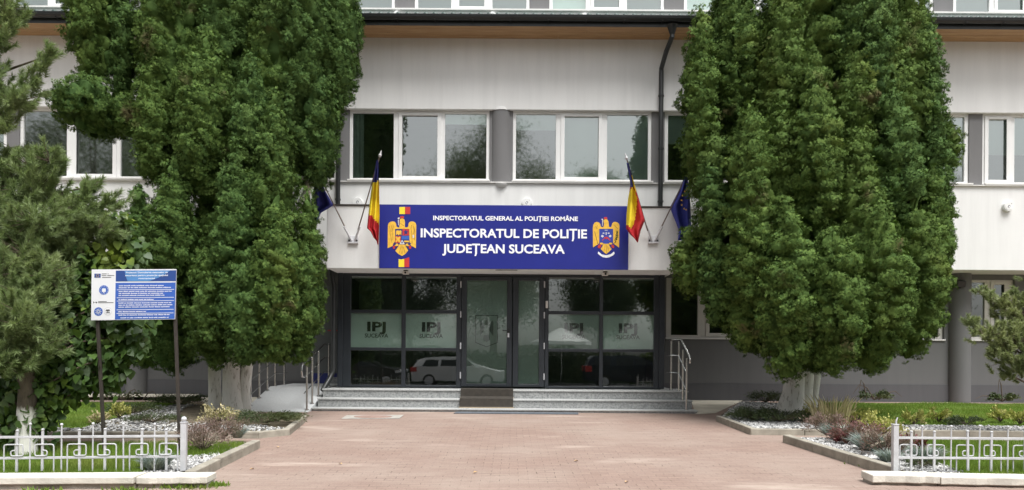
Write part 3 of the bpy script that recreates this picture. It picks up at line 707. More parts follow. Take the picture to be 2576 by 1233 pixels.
A.line('feather_line', M['gold_dark'], [[(150, 400), (160, 470), (155, 520), (175, 600), (190, 690)], [(175, 380), (190, 440), (185, 500)], [(205, 370), (215, 420)], [(205, 440), (205, 640)], [(530, 380), (520, 440), (535, 520), (540, 690)], [(560, 400), (575, 470), (560, 540)], [(585, 440), (580, 640)], [(345, 760), (320, 860)], [(365, 740), (365, 890)], [(385, 760), (415, 860)], [(335, 350), (400, 395)]], .009, .9, e1)
yb_, rb_ = [(318, 66), (415, 66), (415, 190), (318, 190)], [(415.5, 66), (506, 66), (506, 190), (415.5, 190)]
for p_, m_ in ((yb_, 'yellow'), ([(305, 968), (345, 978), (402, 965), (402, 1108), (305, 1108)], 'yellow'), (rb_, 'red'), ([(402.5, 965), (490, 936), (490, 1110), (402.5, 1108)], 'red')): A.poly('flag_strip', M[m_], [p_], 0, sign)
B = Crest(2310, 820, 5.6067)
e2 = B.poly('eagle_emblem', M['gold'], [[(137, 865), (133, 450), (140, 370), (170, 320), (220, 300), (270, 315), (298, 350), (305, 395), (325, 415), (360, 420), (370, 400), (380, 340), (366, 290), (370, 262), (410, 240), (445, 245), (475, 285), (485, 340), (487, 405), (510, 420), (540, 410), (550, 370), (560, 335), (590, 305), (630, 300), (675, 315), (710, 345), (722, 390), (718, 470), (712, 870), (650, 825), (600, 790), (579, 755), (579, 455), (274, 455), (274, 755), (250, 800), (205, 820)], [(365, 782), (480, 782), (510, 850), (545, 905), (490, 960), (430, 1012), (365, 960), (303, 897), (340, 850)], [(280, 768), (330, 757), (365, 770), (350, 802), (300, 800)], [(565, 768), (520, 757), (485, 770), (500, 802), (550, 800)]], 0, sign)
B.poly('shield', M['emblem_blue'], [[(276, 457), (577, 457), (577, 752), (520, 756), (425, 788), (330, 756), (276, 752)]], .4, e2)
B.poly('shield_charge', M['silver'], [[(343, 550), (360, 538), (385, 540), (392, 552), (375, 566), (352, 563)], [(455, 552), (465, 540), (492, 538), (508, 550), (495, 564), (470, 566)], rect(416, 528, 437, 590), [(308, 620), (335, 585), (365, 600), (378, 622), (345, 648)], [(482, 622), (495, 600), (525, 585), (548, 615), (512, 646)], rect(395, 478, 458, 492), [(332, 232), (355, 236), (358, 262), (348, 390), (335, 390), (340, 262), (320, 245)]], 1.2, e2)
B.poly('shield_charge', M['red'], [[(385, 640), (425, 628), (468, 640), (500, 680), (525, 700), (508, 715), (455, 670), (425, 682), (395, 670), (345, 718), (332, 700), (372, 678)], [(245, 825), (280, 795), (322, 800), (315, 850), (270, 890), (240, 865)], [(540, 812), (580, 805), (608, 830), (600, 882), (550, 868)], [(372, 215), (385, 198), (440, 195), (456, 220), (440, 245), (385, 240)]], 1.2, e2)
B.line('sword', M['gold_dark'], [[(173, 515), (205, 640), (245, 800)]], .014, 1, e2)
B.line('laurel', M['green_dark'], [[(690, 500), (655, 540), (690, 600), (640, 610), (665, 690), (615, 700), (640, 740), (605, 770)], [(650, 505), (685, 540), (640, 580), (690, 640), (630, 660), (655, 700)]], .014, 1, e2)
B.line('feather_line', M['gold_dark'], [[(190, 400), (215, 430), (235, 380)], [(200, 460), (240, 440)], [(610, 380), (640, 410), (670, 440)], [(660, 430), (690, 450)], [(400, 830), (390, 930)], [(430, 810), (430, 980)], [(460, 830), (475, 930)]], .008, .9, e2)
rb = B.poly('ribbon', M['white'], [[(255, 955), (330, 1020), (430, 1040), (530, 1015), (600, 955), (615, 1000), (580, 1040), (500, 1080), (430, 1092), (350, 1080), (275, 1030), (242, 1000)]], 0, sign)
B.line('ribbon_motto', M['silver'], [[(345, 1045), (372, 1052)], [(380, 1054), (405, 1058)], [(440, 1060), (470, 1056)], [(478, 1055), (515, 1043)]], .012, 1, rb)

# ------------------------------------------------------------------ steps, mats, ramp, rails
sx0, sx1 = -4.22, 3.93
st = thing('entrance_steps', 'three wide grey granite steps with pale edges in front of the glass porch', 'steps', (-.15, 15.85, gz(15.85)))
stepz = [(15.87, .07), (16.20, .26), (16.53, .45)]
for i, (y, z) in enumerate(stepz):
    zlo = -.25 if i == 0 else stepz[i - 1][1] - .02; ye = stepz[i + 1][0] + .05 if i < 2 else 19.2
    e = [.05, .02, 0][i]
    MB().box(sx0 - e, sx1 + e, y, ye, zlo, z - .031).build('riser', M['granite'], st)
    n = 5; t = MB()
    for k in range(n):
        a = sx0 - e - .02 + (sx1 - sx0 + 2 * e + .04) * k / n; b = sx0 - e - .02 + (sx1 - sx0 + 2 * e + .04) * (k + 1) / n - .003
        t.box(a, b, y - .025, ye - .05 if i < 2 else YV + .6, z - .030, z)
    t.build('tread', M['granite_light'], st, bevel=.006)
mx0, mx1 = unroll(1158, 1000)[0] * 16.4 / FPX, unroll(1291, 1000)[0] * 16.4 / FPX
path = [(17.0, .459), (16.49, .459), (16.485, .30), (16.46, .269), (16.16, .269), (16.155, .10), (16.14, .085)]
mm = MB()
for (ya, za), (yb, zb2) in zip(path[:-1], path[1:]): mm.prism([(mx0, ya, za), (mx0, yb, zb2), (mx0, yb - .008, zb2 + .008), (mx0, ya - .008, za + .008)], (mx1 - mx0, 0, 0))
tag(mm.build('door_mat', M['rubber'], None, origin=(mx0, 16.4, .27)), 'black rubber mat running down the steps at the door', 'mat')
for y_, z_ in ((16.465, .262), (16.135, .072)): tag(MB().box(mx0 - .01, mx1 + .01, y_, y_ + .03, z_, z_ + .024).build('edge_strip', mk('brass_edge', (.42, .33, .22), .45, .1, 5), None, origin=(mx0, y_, z_)), 'brass coloured edge strip across the black mat, %s of the two' % ('upper' if z_ > .2 else 'lower'), 'edge strip')
a, b = G(1140, 1043), G(1455, 1043); MB_ = MB()
z_ = gz(15.7)
tag(MB().prism([(a.x, 15.50, gz(15.5) + .004), (b.x, 15.50, gz(15.5) + .004), (b.x + .02, 15.80, gz(15.8) + .004), (a.x + .05, 15.80, gz(15.8) + .004)], (0, 0, .014)).build('door_mat', mk('grey_mat', (.10, .115, .135), .9, .2, 10, 60, .3, .003), None, origin=(0, 15.7, z_)), 'flat blue grey mat on the pink paving before the lowest step', 'mat')
mh = thing('manhole_cover', 'pinkish cover in a pale square frame set in the paving', 'manhole', G(937, 1048))
q = [G(858, 1054, .006), G(1005, 1053, .006), G(1016, 1044, .006), G(872, 1045, .006)]
MB().prism([tuple(p) for p in q], (0, 0, .004)).build('frame', mk('cover_frame', (.36, .34, .31), .9, .2, 6), mh)
cq = cen(q); rx = (q[1].x - q[0].x) * .34; ry = (q[3].y - q[0].y) * .38
MB().prism([(cq.x + rx * math.cos(t), cq.y + ry * math.sin(t), gz(cq.y + ry * math.sin(t)) + .0105) for t in np.linspace(0, 2 * math.pi, 25)[:-1]], (0, 0, .004)).build('cover', M['cast_iron'], mh)
# ramp
rp = thing('access_ramp', 'pale stone access ramp rising beside the steps', 'ramp', (-5, 15.62, gz(15.62)))
x0, x1 = -5.68, sx0 - .075
prof = [(15.60, gz(15.6) - .2), (15.60, gz(15.6) + .012), (17.38, .452), (19.2, .452), (19.2, -.2)]
MB().prism([(x0, y, z) for y, z in prof], (x1 - x0, 0, 0)).build('slab', M['ramp'], rp)
MB().box(x0 + .9, x1 - .05, YG - .16, YG - .03, .455, .62).build('skirting', M['granite'], rp)
def rz(y): return min(.452, gz(15.6) + .012 + (y - 15.6) * (.452 - gz(15.6)) / 1.78)
def railing(name, label, posts, h, top, mids=(), r=.021):
    root = thing(name, label, 'handrail', posts[0])
    for p in posts:
        p = Vector(p); o = MB().tube([p, p + Vector((0, 0, h))], r, 12).build('post', M['steel'], root, smooth=True)
        MB().lathe(p, (0, 0, 1), [(0, .045), (.012, .045), (.016, .03)], 14).build('foot_plate', M['steel'], o)
    MB().tube(top, .021, 10).build('rail', M['steel'], root, smooth=True)
    for m_ in mids: MB().tube(m_, .011, 8).build('rail', M['steel'], root, smooth=True)
    return root
xR = x1 - .06
pL = [(xR, y, rz(y)) for y in (15.72, 16.14, 16.66, 17.6)]
off = lambda h: [Vector((xR - .06, y, rz(y) + h)) for y in (15.72, 16.14, 16.66, 17.38, 17.6)]
o1 = off(1.0); loop = [o1[0] + Vector((0, -.02, 0)), o1[0] + Vector((-.0, -.16, -.06)), o1[0] + Vector((0, -.2, -.18)), o1[0] + Vector((0, -.15, -.29)), o1[0] + Vector((0, 0, -.30))]
railing('handrail', 'steel handrail between the ramp and the steps', pL, 1.02, list(reversed(o1)) + loop[1:] + off(.69)[1:], [off(.35)])
xL2 = x0 + .05
pL2 = [(xL2, y, rz(y)) for y in (15.95, 16.5, 17.05, 17.6, 18.3)]
offl = lambda h: [Vector((xL2 + .05, y, rz(y) + h)) for y in (15.7, 15.95, 16.5, 17.05, 17.38, 18.4)]
railing('handrail', 'steel handrail on the outer edge of the ramp behind the tree trunks', pL2, .93, offl(.95), [offl(.6), offl(.3)])
pr = [(3.66, 17.0, .45), (3.75, 16.62, .45), (3.76, 16.27, .26), (3.77, 15.96, .07)]
rt = [Vector((3.60, 17.04, 1.60)), Vector((3.72, 16.72, 1.61)), Vector((3.80, 16.58, 1.60)), Vector((3.83, 15.98, 1.25)), Vector((3.83, 15.90, 1.16)), Vector((3.83, 15.91, 1.08))]
railing('handrail', 'steel handrail at the free end of the steps by the dark ground floor wall', pr, 1.12, rt, [[p - Vector((.06, 0, .36)) for p in rt[:4]], [p - Vector((.06, 0, .75)) for p in rt[:4]]])
downpipe('dark drain pipe bending round the corner of the porch beside the ramp', [Vector((xc0 - .10, 17.2, ZV(600))), Vector((xc0 - .10, 17.0, ZV(640))), Vector((xc0 - .09, 16.98, ZV(695))), Vector((xl0 - .07, 16.98, ZV(730))), Vector((xl0 - .07, 16.98, ZV(935))), Vector((xl0 - .13, 16.9, ZV(955))), W(812, 982, 16.62)], .06)
# grey side door behind the ramp
sd = MB().box(XG(786), XG(850), YG - .04, YG - .021, .455, ZV(700)); sdo = sd.build('side_door', mk('side_door_grey', (.13, .14, .138), .5, .1, 2), bld)
MB().box(XG(786), XG(850), YG - .055, YG - .041, .455, .72).build('kick_plate', M['navy'], sdo)
MB().box(XG(826), XG(850), YG - .06, YG - .041, zf(836, YG), zf(833.5, YG)).build('red_strip', M['red'], sdo)

# ------------------------------------------------------------------ wall lights
def wall_light(px, py, Y, r, label, group):
    c = W(px, py, Y); t = thing('wall_light', label, 'wall light', c, group)
    MB().lathe(c, (0, -1, 0), [(0, r), (.07, r * 1.0), (.095, r * .92), (.10, r * .72), (.085, r * .70)], 28).build('housing', M['upvc'], t, smooth=True)
    MB().lathe(c + Vector((0, -.0865, 0)), (0, -1, 0), [(0, r * .70), (.006, r * .6), (.012, r * .25), (.013, .001)], 24).build('lens', mk('lamp_lens', (.11, .115, .115), .25, .3, 30), t, smooth=True)
    MB().lathe(c + Vector((0, -.098, -.01)), (0, -1, 0), [(0, .022), (.012, .016)], 10).build('bulb', M['white'], t)
    return t
for px, py, l in ((901, 510, 'round white wall light above the canopy beside the red and yellow flag at the thuja'), (1325, 512, 'round white wall light just over the middle of the blue sign'),
                  (1742, 516, 'round white wall light half hidden behind the blue flag and thuja'), (2532, 521, 'round white wall light alone on the wall near the pale pine'), (152, 489, 'round white wall light behind the pine branches under the window')):
    wall_light(px, py, YF, .122, l, 'round lights on the facade')
for px, py, l in ((999, 37, 'small round light above the gutter, nearest to the two-stemmed thuja'), (1240, 39, 'small round light above the gutter, middle one over the roof edge'), (1470, 42, 'small round light above the gutter, nearest to the downpipe funnel')):
    wall_light(px, py, YT, .085, l, 'small lights above the roof edge')
c = W(2417, 714, YG - .32); fl = thing('floodlight', 'small black floodlight on the dark round column', 'floodlight', c)
MB().obox(c, (.11, 0, 0), (0, .045, .02), (0, -.025, .075)).build('housing', M['black_metal'], fl, bevel=.01)
MB().obox(c + Vector((0, -.05, .03)), (.055, 0, 0), (0, .004, .002), (0, -.010, .028)).build('lens', M['silver'], fl)
MB().box(c.x - .015, c.x + .015, c.y + .02, c.y + .08, c.z - .12, c.z).build('bracket', M['black_metal'], fl)

# ------------------------------------------------------------------ flags
def inpoly(x, y, P):
    c = False; j = len(P) - 1
    for i in range(len(P)):
        if (P[i][1] > y) != (P[j][1] > y) and x < (P[j][0] - P[i][0]) * (y - P[i][1]) / (P[j][1] - P[i][1]) + P[i][0]: c = not c
        j = i
    return c
def interp(pts, t):
    ys = [p[1] for p in pts]; return float(np.interp(t, ys, [p[0] for p in pts]))
def flag(label, base, tip, ybase, ytip, left, right, colour, mats, folds=2.5, cloth_to=.5):
    b, t = W(base[0], base[1], ybase), W(tip[0], tip[1], ytip)
    root = thing('flag', label, 'flag', b)
    d = (t - b); MB().tube([b + d * .13, t - d * .02], [.014, .012], 8).build('pole', M['pole'], root, smooth=True)
    MB().lathe(t - d * .02, d, [(0, .016), (.02, .03), (.05, .034), (.07, .02), (.12, .012), (.15, .002)], 10).build('finial', M['silver'], root, smooth=True)
    y0, y1 = left[0][1], left[-1][1]; n, m = 46, 18; V, F, FM = [], [], []
    def depth_at(py): return float(np.interp(py, [tip[1], base[1]], [ytip, ybase]))
    for i in range(n + 1):
        py = y0 + (y1 - y0) * i / n; l, r = interp(left, py), interp(right, py)
        for j in range(m + 1):
            s = j / m; px = l + (r - l) * s; dp = depth_at(min(py, y0 + (base[1] - y0) * cloth_to)) - .02
            dp += (.055 + .03 * i / n) * min(1, (r - l) / 18) * math.sin(s * folds * 2 * math.pi + i * .06 + .6) - .05 * s * (1 - s)
            V.append(W(px, py, dp)[:])
    for i in range(n):
        for j in range(m):
            F.append((i * (m + 1) + j, i * (m + 1) + j + 1, (i + 1) * (m + 1) + j + 1, (i + 1) * (m + 1) + j))
            py = y0 + (y1 - y0) * (i + .5) / n; l, r = interp(left, py), interp(right, py); FM.append(colour(l + (r - l) * (j + .5) / m, py))
    return root, link_mesh('cloth', fast_mesh('cloth', V, F, mats, FM, True), root)
def tri_l(px, py):
    if py < 458 - (px - 940) * .2 : return 0
    if px < 937 and py > 540 and px > 929: return 2
    if py < 548 + (px - 937) * .95: return 1
    return 2
flag('red, yellow and blue flag hanging beside the sign at the twin-trunk thuja', (893, 604), (956, 391), YC - .05, YC - .75,
     [(947, 403), (942, 430), (937, 455), (931, 500), (926, 545), (923, 575), (932, 582), (939, 597), (947, 606), (950, 616)],
     [(952, 403), (953, 440), (954, 480), (955, 540), (953, 590), (952, 616)], tri_l, [M['flag_blue'], M['flag_yellow'], M['flag_red']], 2.3)
yp = [(1591, 470), (1597, 480), (1603, 500), (1601, 530), (1596, 560), (1587, 574), (1578, 566), (1572, 560), (1578, 510), (1584, 480)]
def tri_r(px, py):
    if py < 442: return 0
    if py < 470: return 1 if px < 1592 + (py - 442) * .45 and px > 1588 + (py - 442) * .2 else 0
    if inpoly(px, py, yp): return 1
    if py < 505 and px > 1603 + (py - 490) * .4: return 1
    return 2
flag('red, yellow and blue flag hanging beside the sign next to the blue starred flag', (1637, 607), (1576, 398), YC - .05, YC - .75,
     [(1576, 410), (1582, 440), (1586, 465), (1580, 500), (1576, 540), (1575, 575), (1585, 590), (1596, 600), (1603, 610)],
     [(1581, 410), (1590, 440), (1600, 480), (1612, 520), (1622, 555), (1616, 570), (1612, 580), (1607, 600), (1605, 610)], tri_r, [M['flag_blue'], M['flag_yellow'], M['flag_red']], 1.6)
r_, cl = flag('dark blue flag with a ring of gold stars beside the big single thuja', (1647, 606), (1737, 423), YC - .05, YC - .45,
     [(1722, 445), (1707, 480), (1687, 518), (1688, 530), (1700, 560), (1708, 580), (1705, 605)],
     [(1729, 445), (1735, 480), (1737, 520), (1739, 570), (1740, 590), (1718, 605)], lambda x, y: 0, [M['eu_blue']], 1.7)
sm = MB()
for x, y in ((1726.8, 477.5), (1722.5, 482), (1716.8, 492), (1714.5, 504), (1715, 516), (1721, 525), (1726, 527.5), (1731, 474)):
    p = W(x, y, YC - .53); pts = []
    for k in range(10):
        a = math.pi / 2 + k * math.pi / 5; rr = .026 if k % 2 == 0 else .011; pts.append((p.x + rr * math.cos(a), p.y, p.z + rr * math.sin(a)))
    sm.prism(pts, (0, -.004, 0))
sm.build('stars', M['gold'], cl)
flag('dark blue flag half hidden behind the crown of the two-stemmed thuja', (884, 604), (795, 425), YC - .05, YC - .45,
     [(797, 447), (787, 480), (780, 540), (782, 575), (790, 610)], [(806, 447), (818, 480), (839, 516), (828, 524), (808, 535), (797, 560), (793, 610)], lambda x, y: 0, [M['flag_blue']], 1.7)
for px, lab in ((889, 'white steel double flag bracket on the canopy by the twin-trunk thuja'), (1643, 'white steel double flag bracket on the canopy by the starred blue flag')):
    c = W(px, 602, YC); t = thing('flag_bracket', lab, 'bracket', c, 'flag brackets on the canopy')
    MB().box(c.x - .11, c.x + .11, YC - .02, YC - .002, c.z - .07, c.z + .07).build('plate', M['silver'], t, bevel=.004)
    bb = MB()
    for s_ in (-1, 1): bb.tube([(c.x + s_ * .035, YC - .03, c.z - .03), (c.x + s_ * .17, YC - .16, c.z + .25)], .022, 10)
    bb.box(c.x - .11, c.x + .11, YC - .06, YC - .002, c.z - .095, c.z - .071); bb.build('tubes', M['silver'], t)
    kn = MB()
    for s_ in (-1, 1): kn.sphere((c.x + s_ * .085, YC - .05, c.z - .035), .02, 8)
    kn.build('bolts', M['black'], t)

# ------------------------------------------------------------------ information board
YI = 9.6
TLc, TRc, BLc, BRc = (233, 678.5), (444.5, 677.5), (231.5, 806), (441, 803.5)
def IB(u, v, d=0.0):
    px = (TLc[0] * (1 - u) + TRc[0] * u) * (1 - v) + (BLc[0] * (1 - u) + BRc[0] * u) * v
    py = (TLc[1] * (1 - u) + TRc[1] * u) * (1 - v) + (BLc[1] * (1 - u) + BRc[1] * u) * v
    return W(px, py, YI - d)
info = thing('information_board', 'blue and white information board on two brown posts behind the scroll fence', 'sign', G(330, 1165, BED_H))
def iprism(mb, uv, d0, th): mb.prism([IB(u, v, d0) for u, v in uv], (0, -th, 0))
def irect(mb, u0, v0, u1, v1, d0, th=.0015): iprism(mb, [(u0, v0), (u1, v0), (u1, v1), (u0, v1)], d0, th)
b_ = MB(); irect(b_, 0, 0, 1, 1, -.012, .022); bo = b_.build('board', M['board_white'], info)
zx = lambda x: (x - 84) / 1672; zy = lambda y: (y - 104) / 1015
m1 = MB(); irect(m1, zx(545), zy(372), zx(1742), zy(1108), .0101); m1.build('blue_field', M['board_blue'], bo)
m1 = MB(); irect(m1, zx(548), zy(125), zx(1748), zy(345), .0101); m1.build('title_field', M['board_navy'], bo)
m1 = MB(); iprism(m1, [(zx(x), zy(y)) for x, y in ((720, 130), (1630, 125), (1530, 200), (1400, 270), (1230, 335), (785, 340), (745, 240))], .0118, .001); m1.build('title_swoosh', M['board_sky'], bo)
def itext(body, x0, x1, yb, h, mat, bold=.01):
    uw = (x1 - x0) / 1672; lettering('lettering', body, (zx(x0) + zx(x1)) / 2, zy(yb), uw, h / 1015, 0, mat, bo, bold, .001, axis=lambda u, v, d, yb=zy(yb): IB(u, 2 * yb - v, .0132 + d))
itext('Proiectul: Dezvoltarea sistemelor de', 750, 1580, 180, 30, M['white'], .02)
itext('securitate pentru protecția spațiului', 735, 1585, 238, 30, M['white'], .02)
itext('guvernamental', 995, 1325, 298, 28, M['white'], .02)
ln = MB()
for y in (512, 672, 738, 915, 988): irect(ln, zx(575), zy(y - 5), zx(1718), zy(y + 5), .0118)
ln.build('ruled_line', M['board_white'], bo)
wl = MB()
for y, x0_, x1_ in ((432, 612, 1535), (472, 612, 1680), (548, 610, 1672), (588, 610, 1500), (628, 610, 1525), (712, 610, 1310), (780, 610, 1668), (822, 610, 1690), (862, 610, 1668), (955, 606, 1165), (1022, 615, 1640), (1078, 655, 1620)):
    x = x0_
    while x < x1_ - 20:
        w = min(random.uniform(25, 170), x1_ - x); k = x
        while k < x + w:                                   # letters too small to read: short strokes of uneven height
            a_ = random.uniform(7, 12); hh = random.choice((8, 8, 9, 13)); irect(wl, zx(k), zy(y - hh), zx(min(k + a_, x + w)), zy(y + 8), .0118); k += a_ + 3
        x += w + 14
wl.build('small_print', M['board_white'], bo)
def idisc(name, cx, cy, r, mat, d0, sy=1.0):
    m_ = MB(); iprism(m_, [(zx(cx + r * math.cos(t)), zy(cy + r * sy * math.sin(t))) for t in np.linspace(0, 2 * math.pi, 29)[:-1]], d0, .001); return m_.build(name, mat, bo)
m1 = MB(); irect(m1, zx(122), zy(185), zx(246), zy(265), .0101); m1.build('flag_emblem', M['board_navy'], bo)
m1 = MB()
for k in range(12): a_ = k * math.pi / 6; irect(m1, zx(184 + 26 * math.cos(a_) - 4), zy(225 + 26 * math.sin(a_) - 4), zx(184 + 26 * math.cos(a_) + 4), zy(225 + 26 * math.sin(a_) + 4), .0118)
m1.build('flag_stars', M['gold'], bo)
m1 = MB()
for x0_, x1_, y in ((265, 365, 190), (385, 402, 190), (265, 360, 222), (380, 515, 222), (275, 458, 258), (205, 375, 745), (205, 510, 768)): irect(m1, zx(x0_), zy(y - 5), zx(x1_), zy(y + 5), .0101)
iprism(m1, [(zx(x), zy(y)) for x, y in ((106, 740), (135, 760), (106, 780))], .0101, .001); iprism(m1, [(zx(x), zy(y)) for x, y in ((145, 760), (160, 742), (175, 757), (190, 760), (165, 780))], .0101, .001)
m1.build('small_print', M['black'], bo)
idisc('round_crest', 313, 514, 96, M['board_blue'], .0101); m1 = MB()
iprism(m1, [(zx(x), zy(y)) for x, y in ((275, 555), (275, 490), (290, 478), (302, 488), (313, 465), (324, 488), (338, 478), (352, 490), (352, 555), (332, 545), (315, 582), (296, 545))], .0118, .001)
for k in range(14):
    a_ = k * math.pi / 7; irect(m1, zx(313 + 80 * math.cos(a_) - 5), zy(514 + 80 * math.sin(a_) - 6), zx(313 + 80 * math.cos(a_) + 5), zy(514 + 80 * math.sin(a_) + 6), .0118)
m1.build('crest_eagle', M['board_white'], bo)
idisc('round_crest', 210, 945, 86, M['board_blue'], .0101); m1 = MB()
for k in range(9): a_ = k * 2 * math.pi / 9; iprism(m1, [(zx(210 + r * math.cos(a_ + o)), zy(945 + r * math.sin(a_ + o))) for r, o in ((15, -.3), (58, -.12), (66, 0), (58, .12), (15, .3))], .0118, .001)
m1.build('crest_figure', M['silver'], bo)
idisc('round_crest', 400, 942, 82, M['silver'], .0101); idisc('round_crest_field', 400, 942, 72, M['board_white'], .0112); m1 = MB()
for y, w in ((912, 34), (930, 44), (950, 12), (970, 42)): irect(m1, zx(400 - w), zy(y - 6), zx(400 + w), zy(y + 6), .0125)
m1.build('crest_figure', M['black'], bo)
for px0, px1 in ((240, 227.5), (437.5, 427.5)):
    t_, b2 = W(px0, 700, YI + .035), G(px1, 1163, BED_H - .1); b2.y = YI + .035; b2.z = gz(YI)
    ax = (t_ - b2) / 2; MB().obox((t_ + b2) / 2, (.0195, 0, 0), (0, .018, 0), ax).build('post', M['post_brown'], info, bevel=.004)

# ------------------------------------------------------------------ scroll fences
U = .001118
def fence(label, a, b, n, ball=True):
    """a: ground point at the post, b: far ground point; pattern runs from the post"""
    d = Vector((b.x - a.x, b.y - a.y, 0)).normalized(); nn = Vector((-d.y, d.x, 0))
    root = thing('scroll_fence', label, 'fence', a)
    def pt(s, z, o=0.0):
        p = a + d * s + nn * o; return Vector((p.x, p.y, gz(p.y) + BED_H + z))
    po = MB(); po.obox(pt(0, .265), d * .030, nn * .030, (0, 0, .265)); po.obox(pt(0, .537), d * .034, nn * .034, (0, 0, .007)); po.build('post', M['fence'], root, bevel=.004)
    if ball: MB().sphere(pt(0, .572), .031, 12).build('finial', M['fence'], root, smooth=True)
    else: MB().tube([pt(.01, .53), pt(.012, .58), pt(.028, .62)], [.011, .010, .006], 8).build('bent_rod', M['fence'], root)
    L = n * 290 * U + .1
    for z in (.385, .158): MB().obox((pt(.03, z) + pt(L, z)) / 2, (pt(L, z) - pt(.03, z)) / 2, nn * .010, (0, 0, .0135)).build('rail', M['fence'], root, bevel=.003)
    s0 = (1865 - 1700) * U
    for k in range(n):
        s = s0 + k * 290 * U if k % 2 == 0 else s0 + k * 290 * U - 55 * U
        lean = random.uniform(-.006, .006); jz = random.uniform(-.006, .006)
        p = MB(); p.obox((pt(s, .01 + jz) + pt(s + lean, .455 + jz)) / 2, (pt(s + lean, .455 + jz) - pt(s, .01 + jz)) / 2, d * .0125, nn * .0095); pk = p.build('picket', M['fence'], root, bevel=.003)
        MB().sphere(pt(s + lean, .462 + jz), .0175, 10, 0, .7).build('cap', M['fence'], pk, smooth=True)
        s2 = s0 + 115 * U + k * 290 * U; lean = random.uniform(-.006, .006)
        p = MB(); p.tube([pt(s2, .0 + jz), pt(s2 + lean, .515 + jz)], .0085, 8); pk = p.build('picket', M['fence'], root, smooth=True)
        MB().sphere(pt(s2 + lean, .522 + jz), .0165, 10).build('cap', M['fence'], pk, smooth=True)
        # square spiral
        if k % 2 == 0: leg, dirn = s - 110 * U, 1
        else: leg, dirn = s + 110 * U, -1
        path = [(0, .005), (0, .275), (.004, .298), (.025, .306), (.165, .306), (.188, .300), (.194, .278), (.194, .205), (.190, .187), (.170, .182), (.095, .182), (.074, .187), (.068, .207), (.070, .228), (.084, .240), (.112, .242)]
        MB().tube([pt(leg + dirn * x, z, .012) for x, z in path], .0075, 8).build('scroll', M['fence'], root, smooth=True)
    return root
fence('silver white scroll fence with ball finials in front of the information board', G(462, 1184, BED_H), G(0, 1189.5, BED_H), 10)
fence('silver white scroll fence with ball finials beside the reeds and wine red shrubs', G(2251, 1186, BED_H), G(2576, 1188.5, BED_H), 9, False)
# ------------------------------------------------------------------ foliage builders
def unit(a): return a / np.maximum(np.linalg.norm(a, axis=1, keepdims=True), 1e-6)
def frames(axis, hint=None):
    n = len(axis); u = unit(axis)
    r = RNG.normal(size=(n, 3)) if hint is None else hint + .45 * RNG.normal(size=(n, 3))
    nn = unit(r - (r * u).sum(1, keepdims=True) * u)          # blade normal
    return u, np.cross(nn, u), nn
def stamp(pos, axis, size, tmpl, quads, hint=None):
    """copies of a small template (u along axis, v across, w normal) -> V, F"""
    u, v, w = frames(axis, hint); T = np.asarray(tmpl); n = len(pos); k = len(T)
    V = pos[:, None, :] + size[:, None, None] * (T[None, :, 0, None] * u[:, None, :] + T[None, :, 1, None] * v[:, None, :] + T[None, :, 2, None] * w[:, None, :])
    F = np.asarray(quads)[None, :, :] + (np.arange(n) * k)[:, None, None]
    return V.reshape(-1, 3), F.reshape(-1, F.shape[2])
def fan(lobes, curl=.28, wid=.17):
    T = [(0, 0, 0)]; Q = []
    for ang, L in lobes:
        a = R(ang); c, s = math.cos(a), math.sin(a); b = len(T)
        T += [(.50 * L * c - wid * s * -1, .50 * L * s - wid * c * -1 * -1, .06), (L * c, L * s, -curl * L), (.50 * L * c - wid * s, .50 * L * s + wid * c, .06)]
        Q.append((0, b, b + 1, b + 2))
    return T, Q
FAN = fan([(-58, .70), (-20, 1.05), (20, 1.0), (58, .72)], .30, .115)
LEAF4 = ([(0, 0, 0), (.5, -.32, .08), (1, 0, -.12), (.5, .32, .08)], [(0, 1, 2, 3)])
HEART = ([(0, 0, 0), (-.08, .30, .05), (.22, .50, .06), (.62, .34, .0), (1.05, 0, -.18), (.62, -.34, .0), (.22, -.50, .06), (-.08, -.30, .05)], [(0, 3, 2, 1), (0, 4, 3, 3), (0, 7, 6, 5), (0, 5, 4, 4)])
HEART = (HEART[0], [(0, 1, 2, 3), (0, 3, 4, 5), (0, 5, 6, 7)])

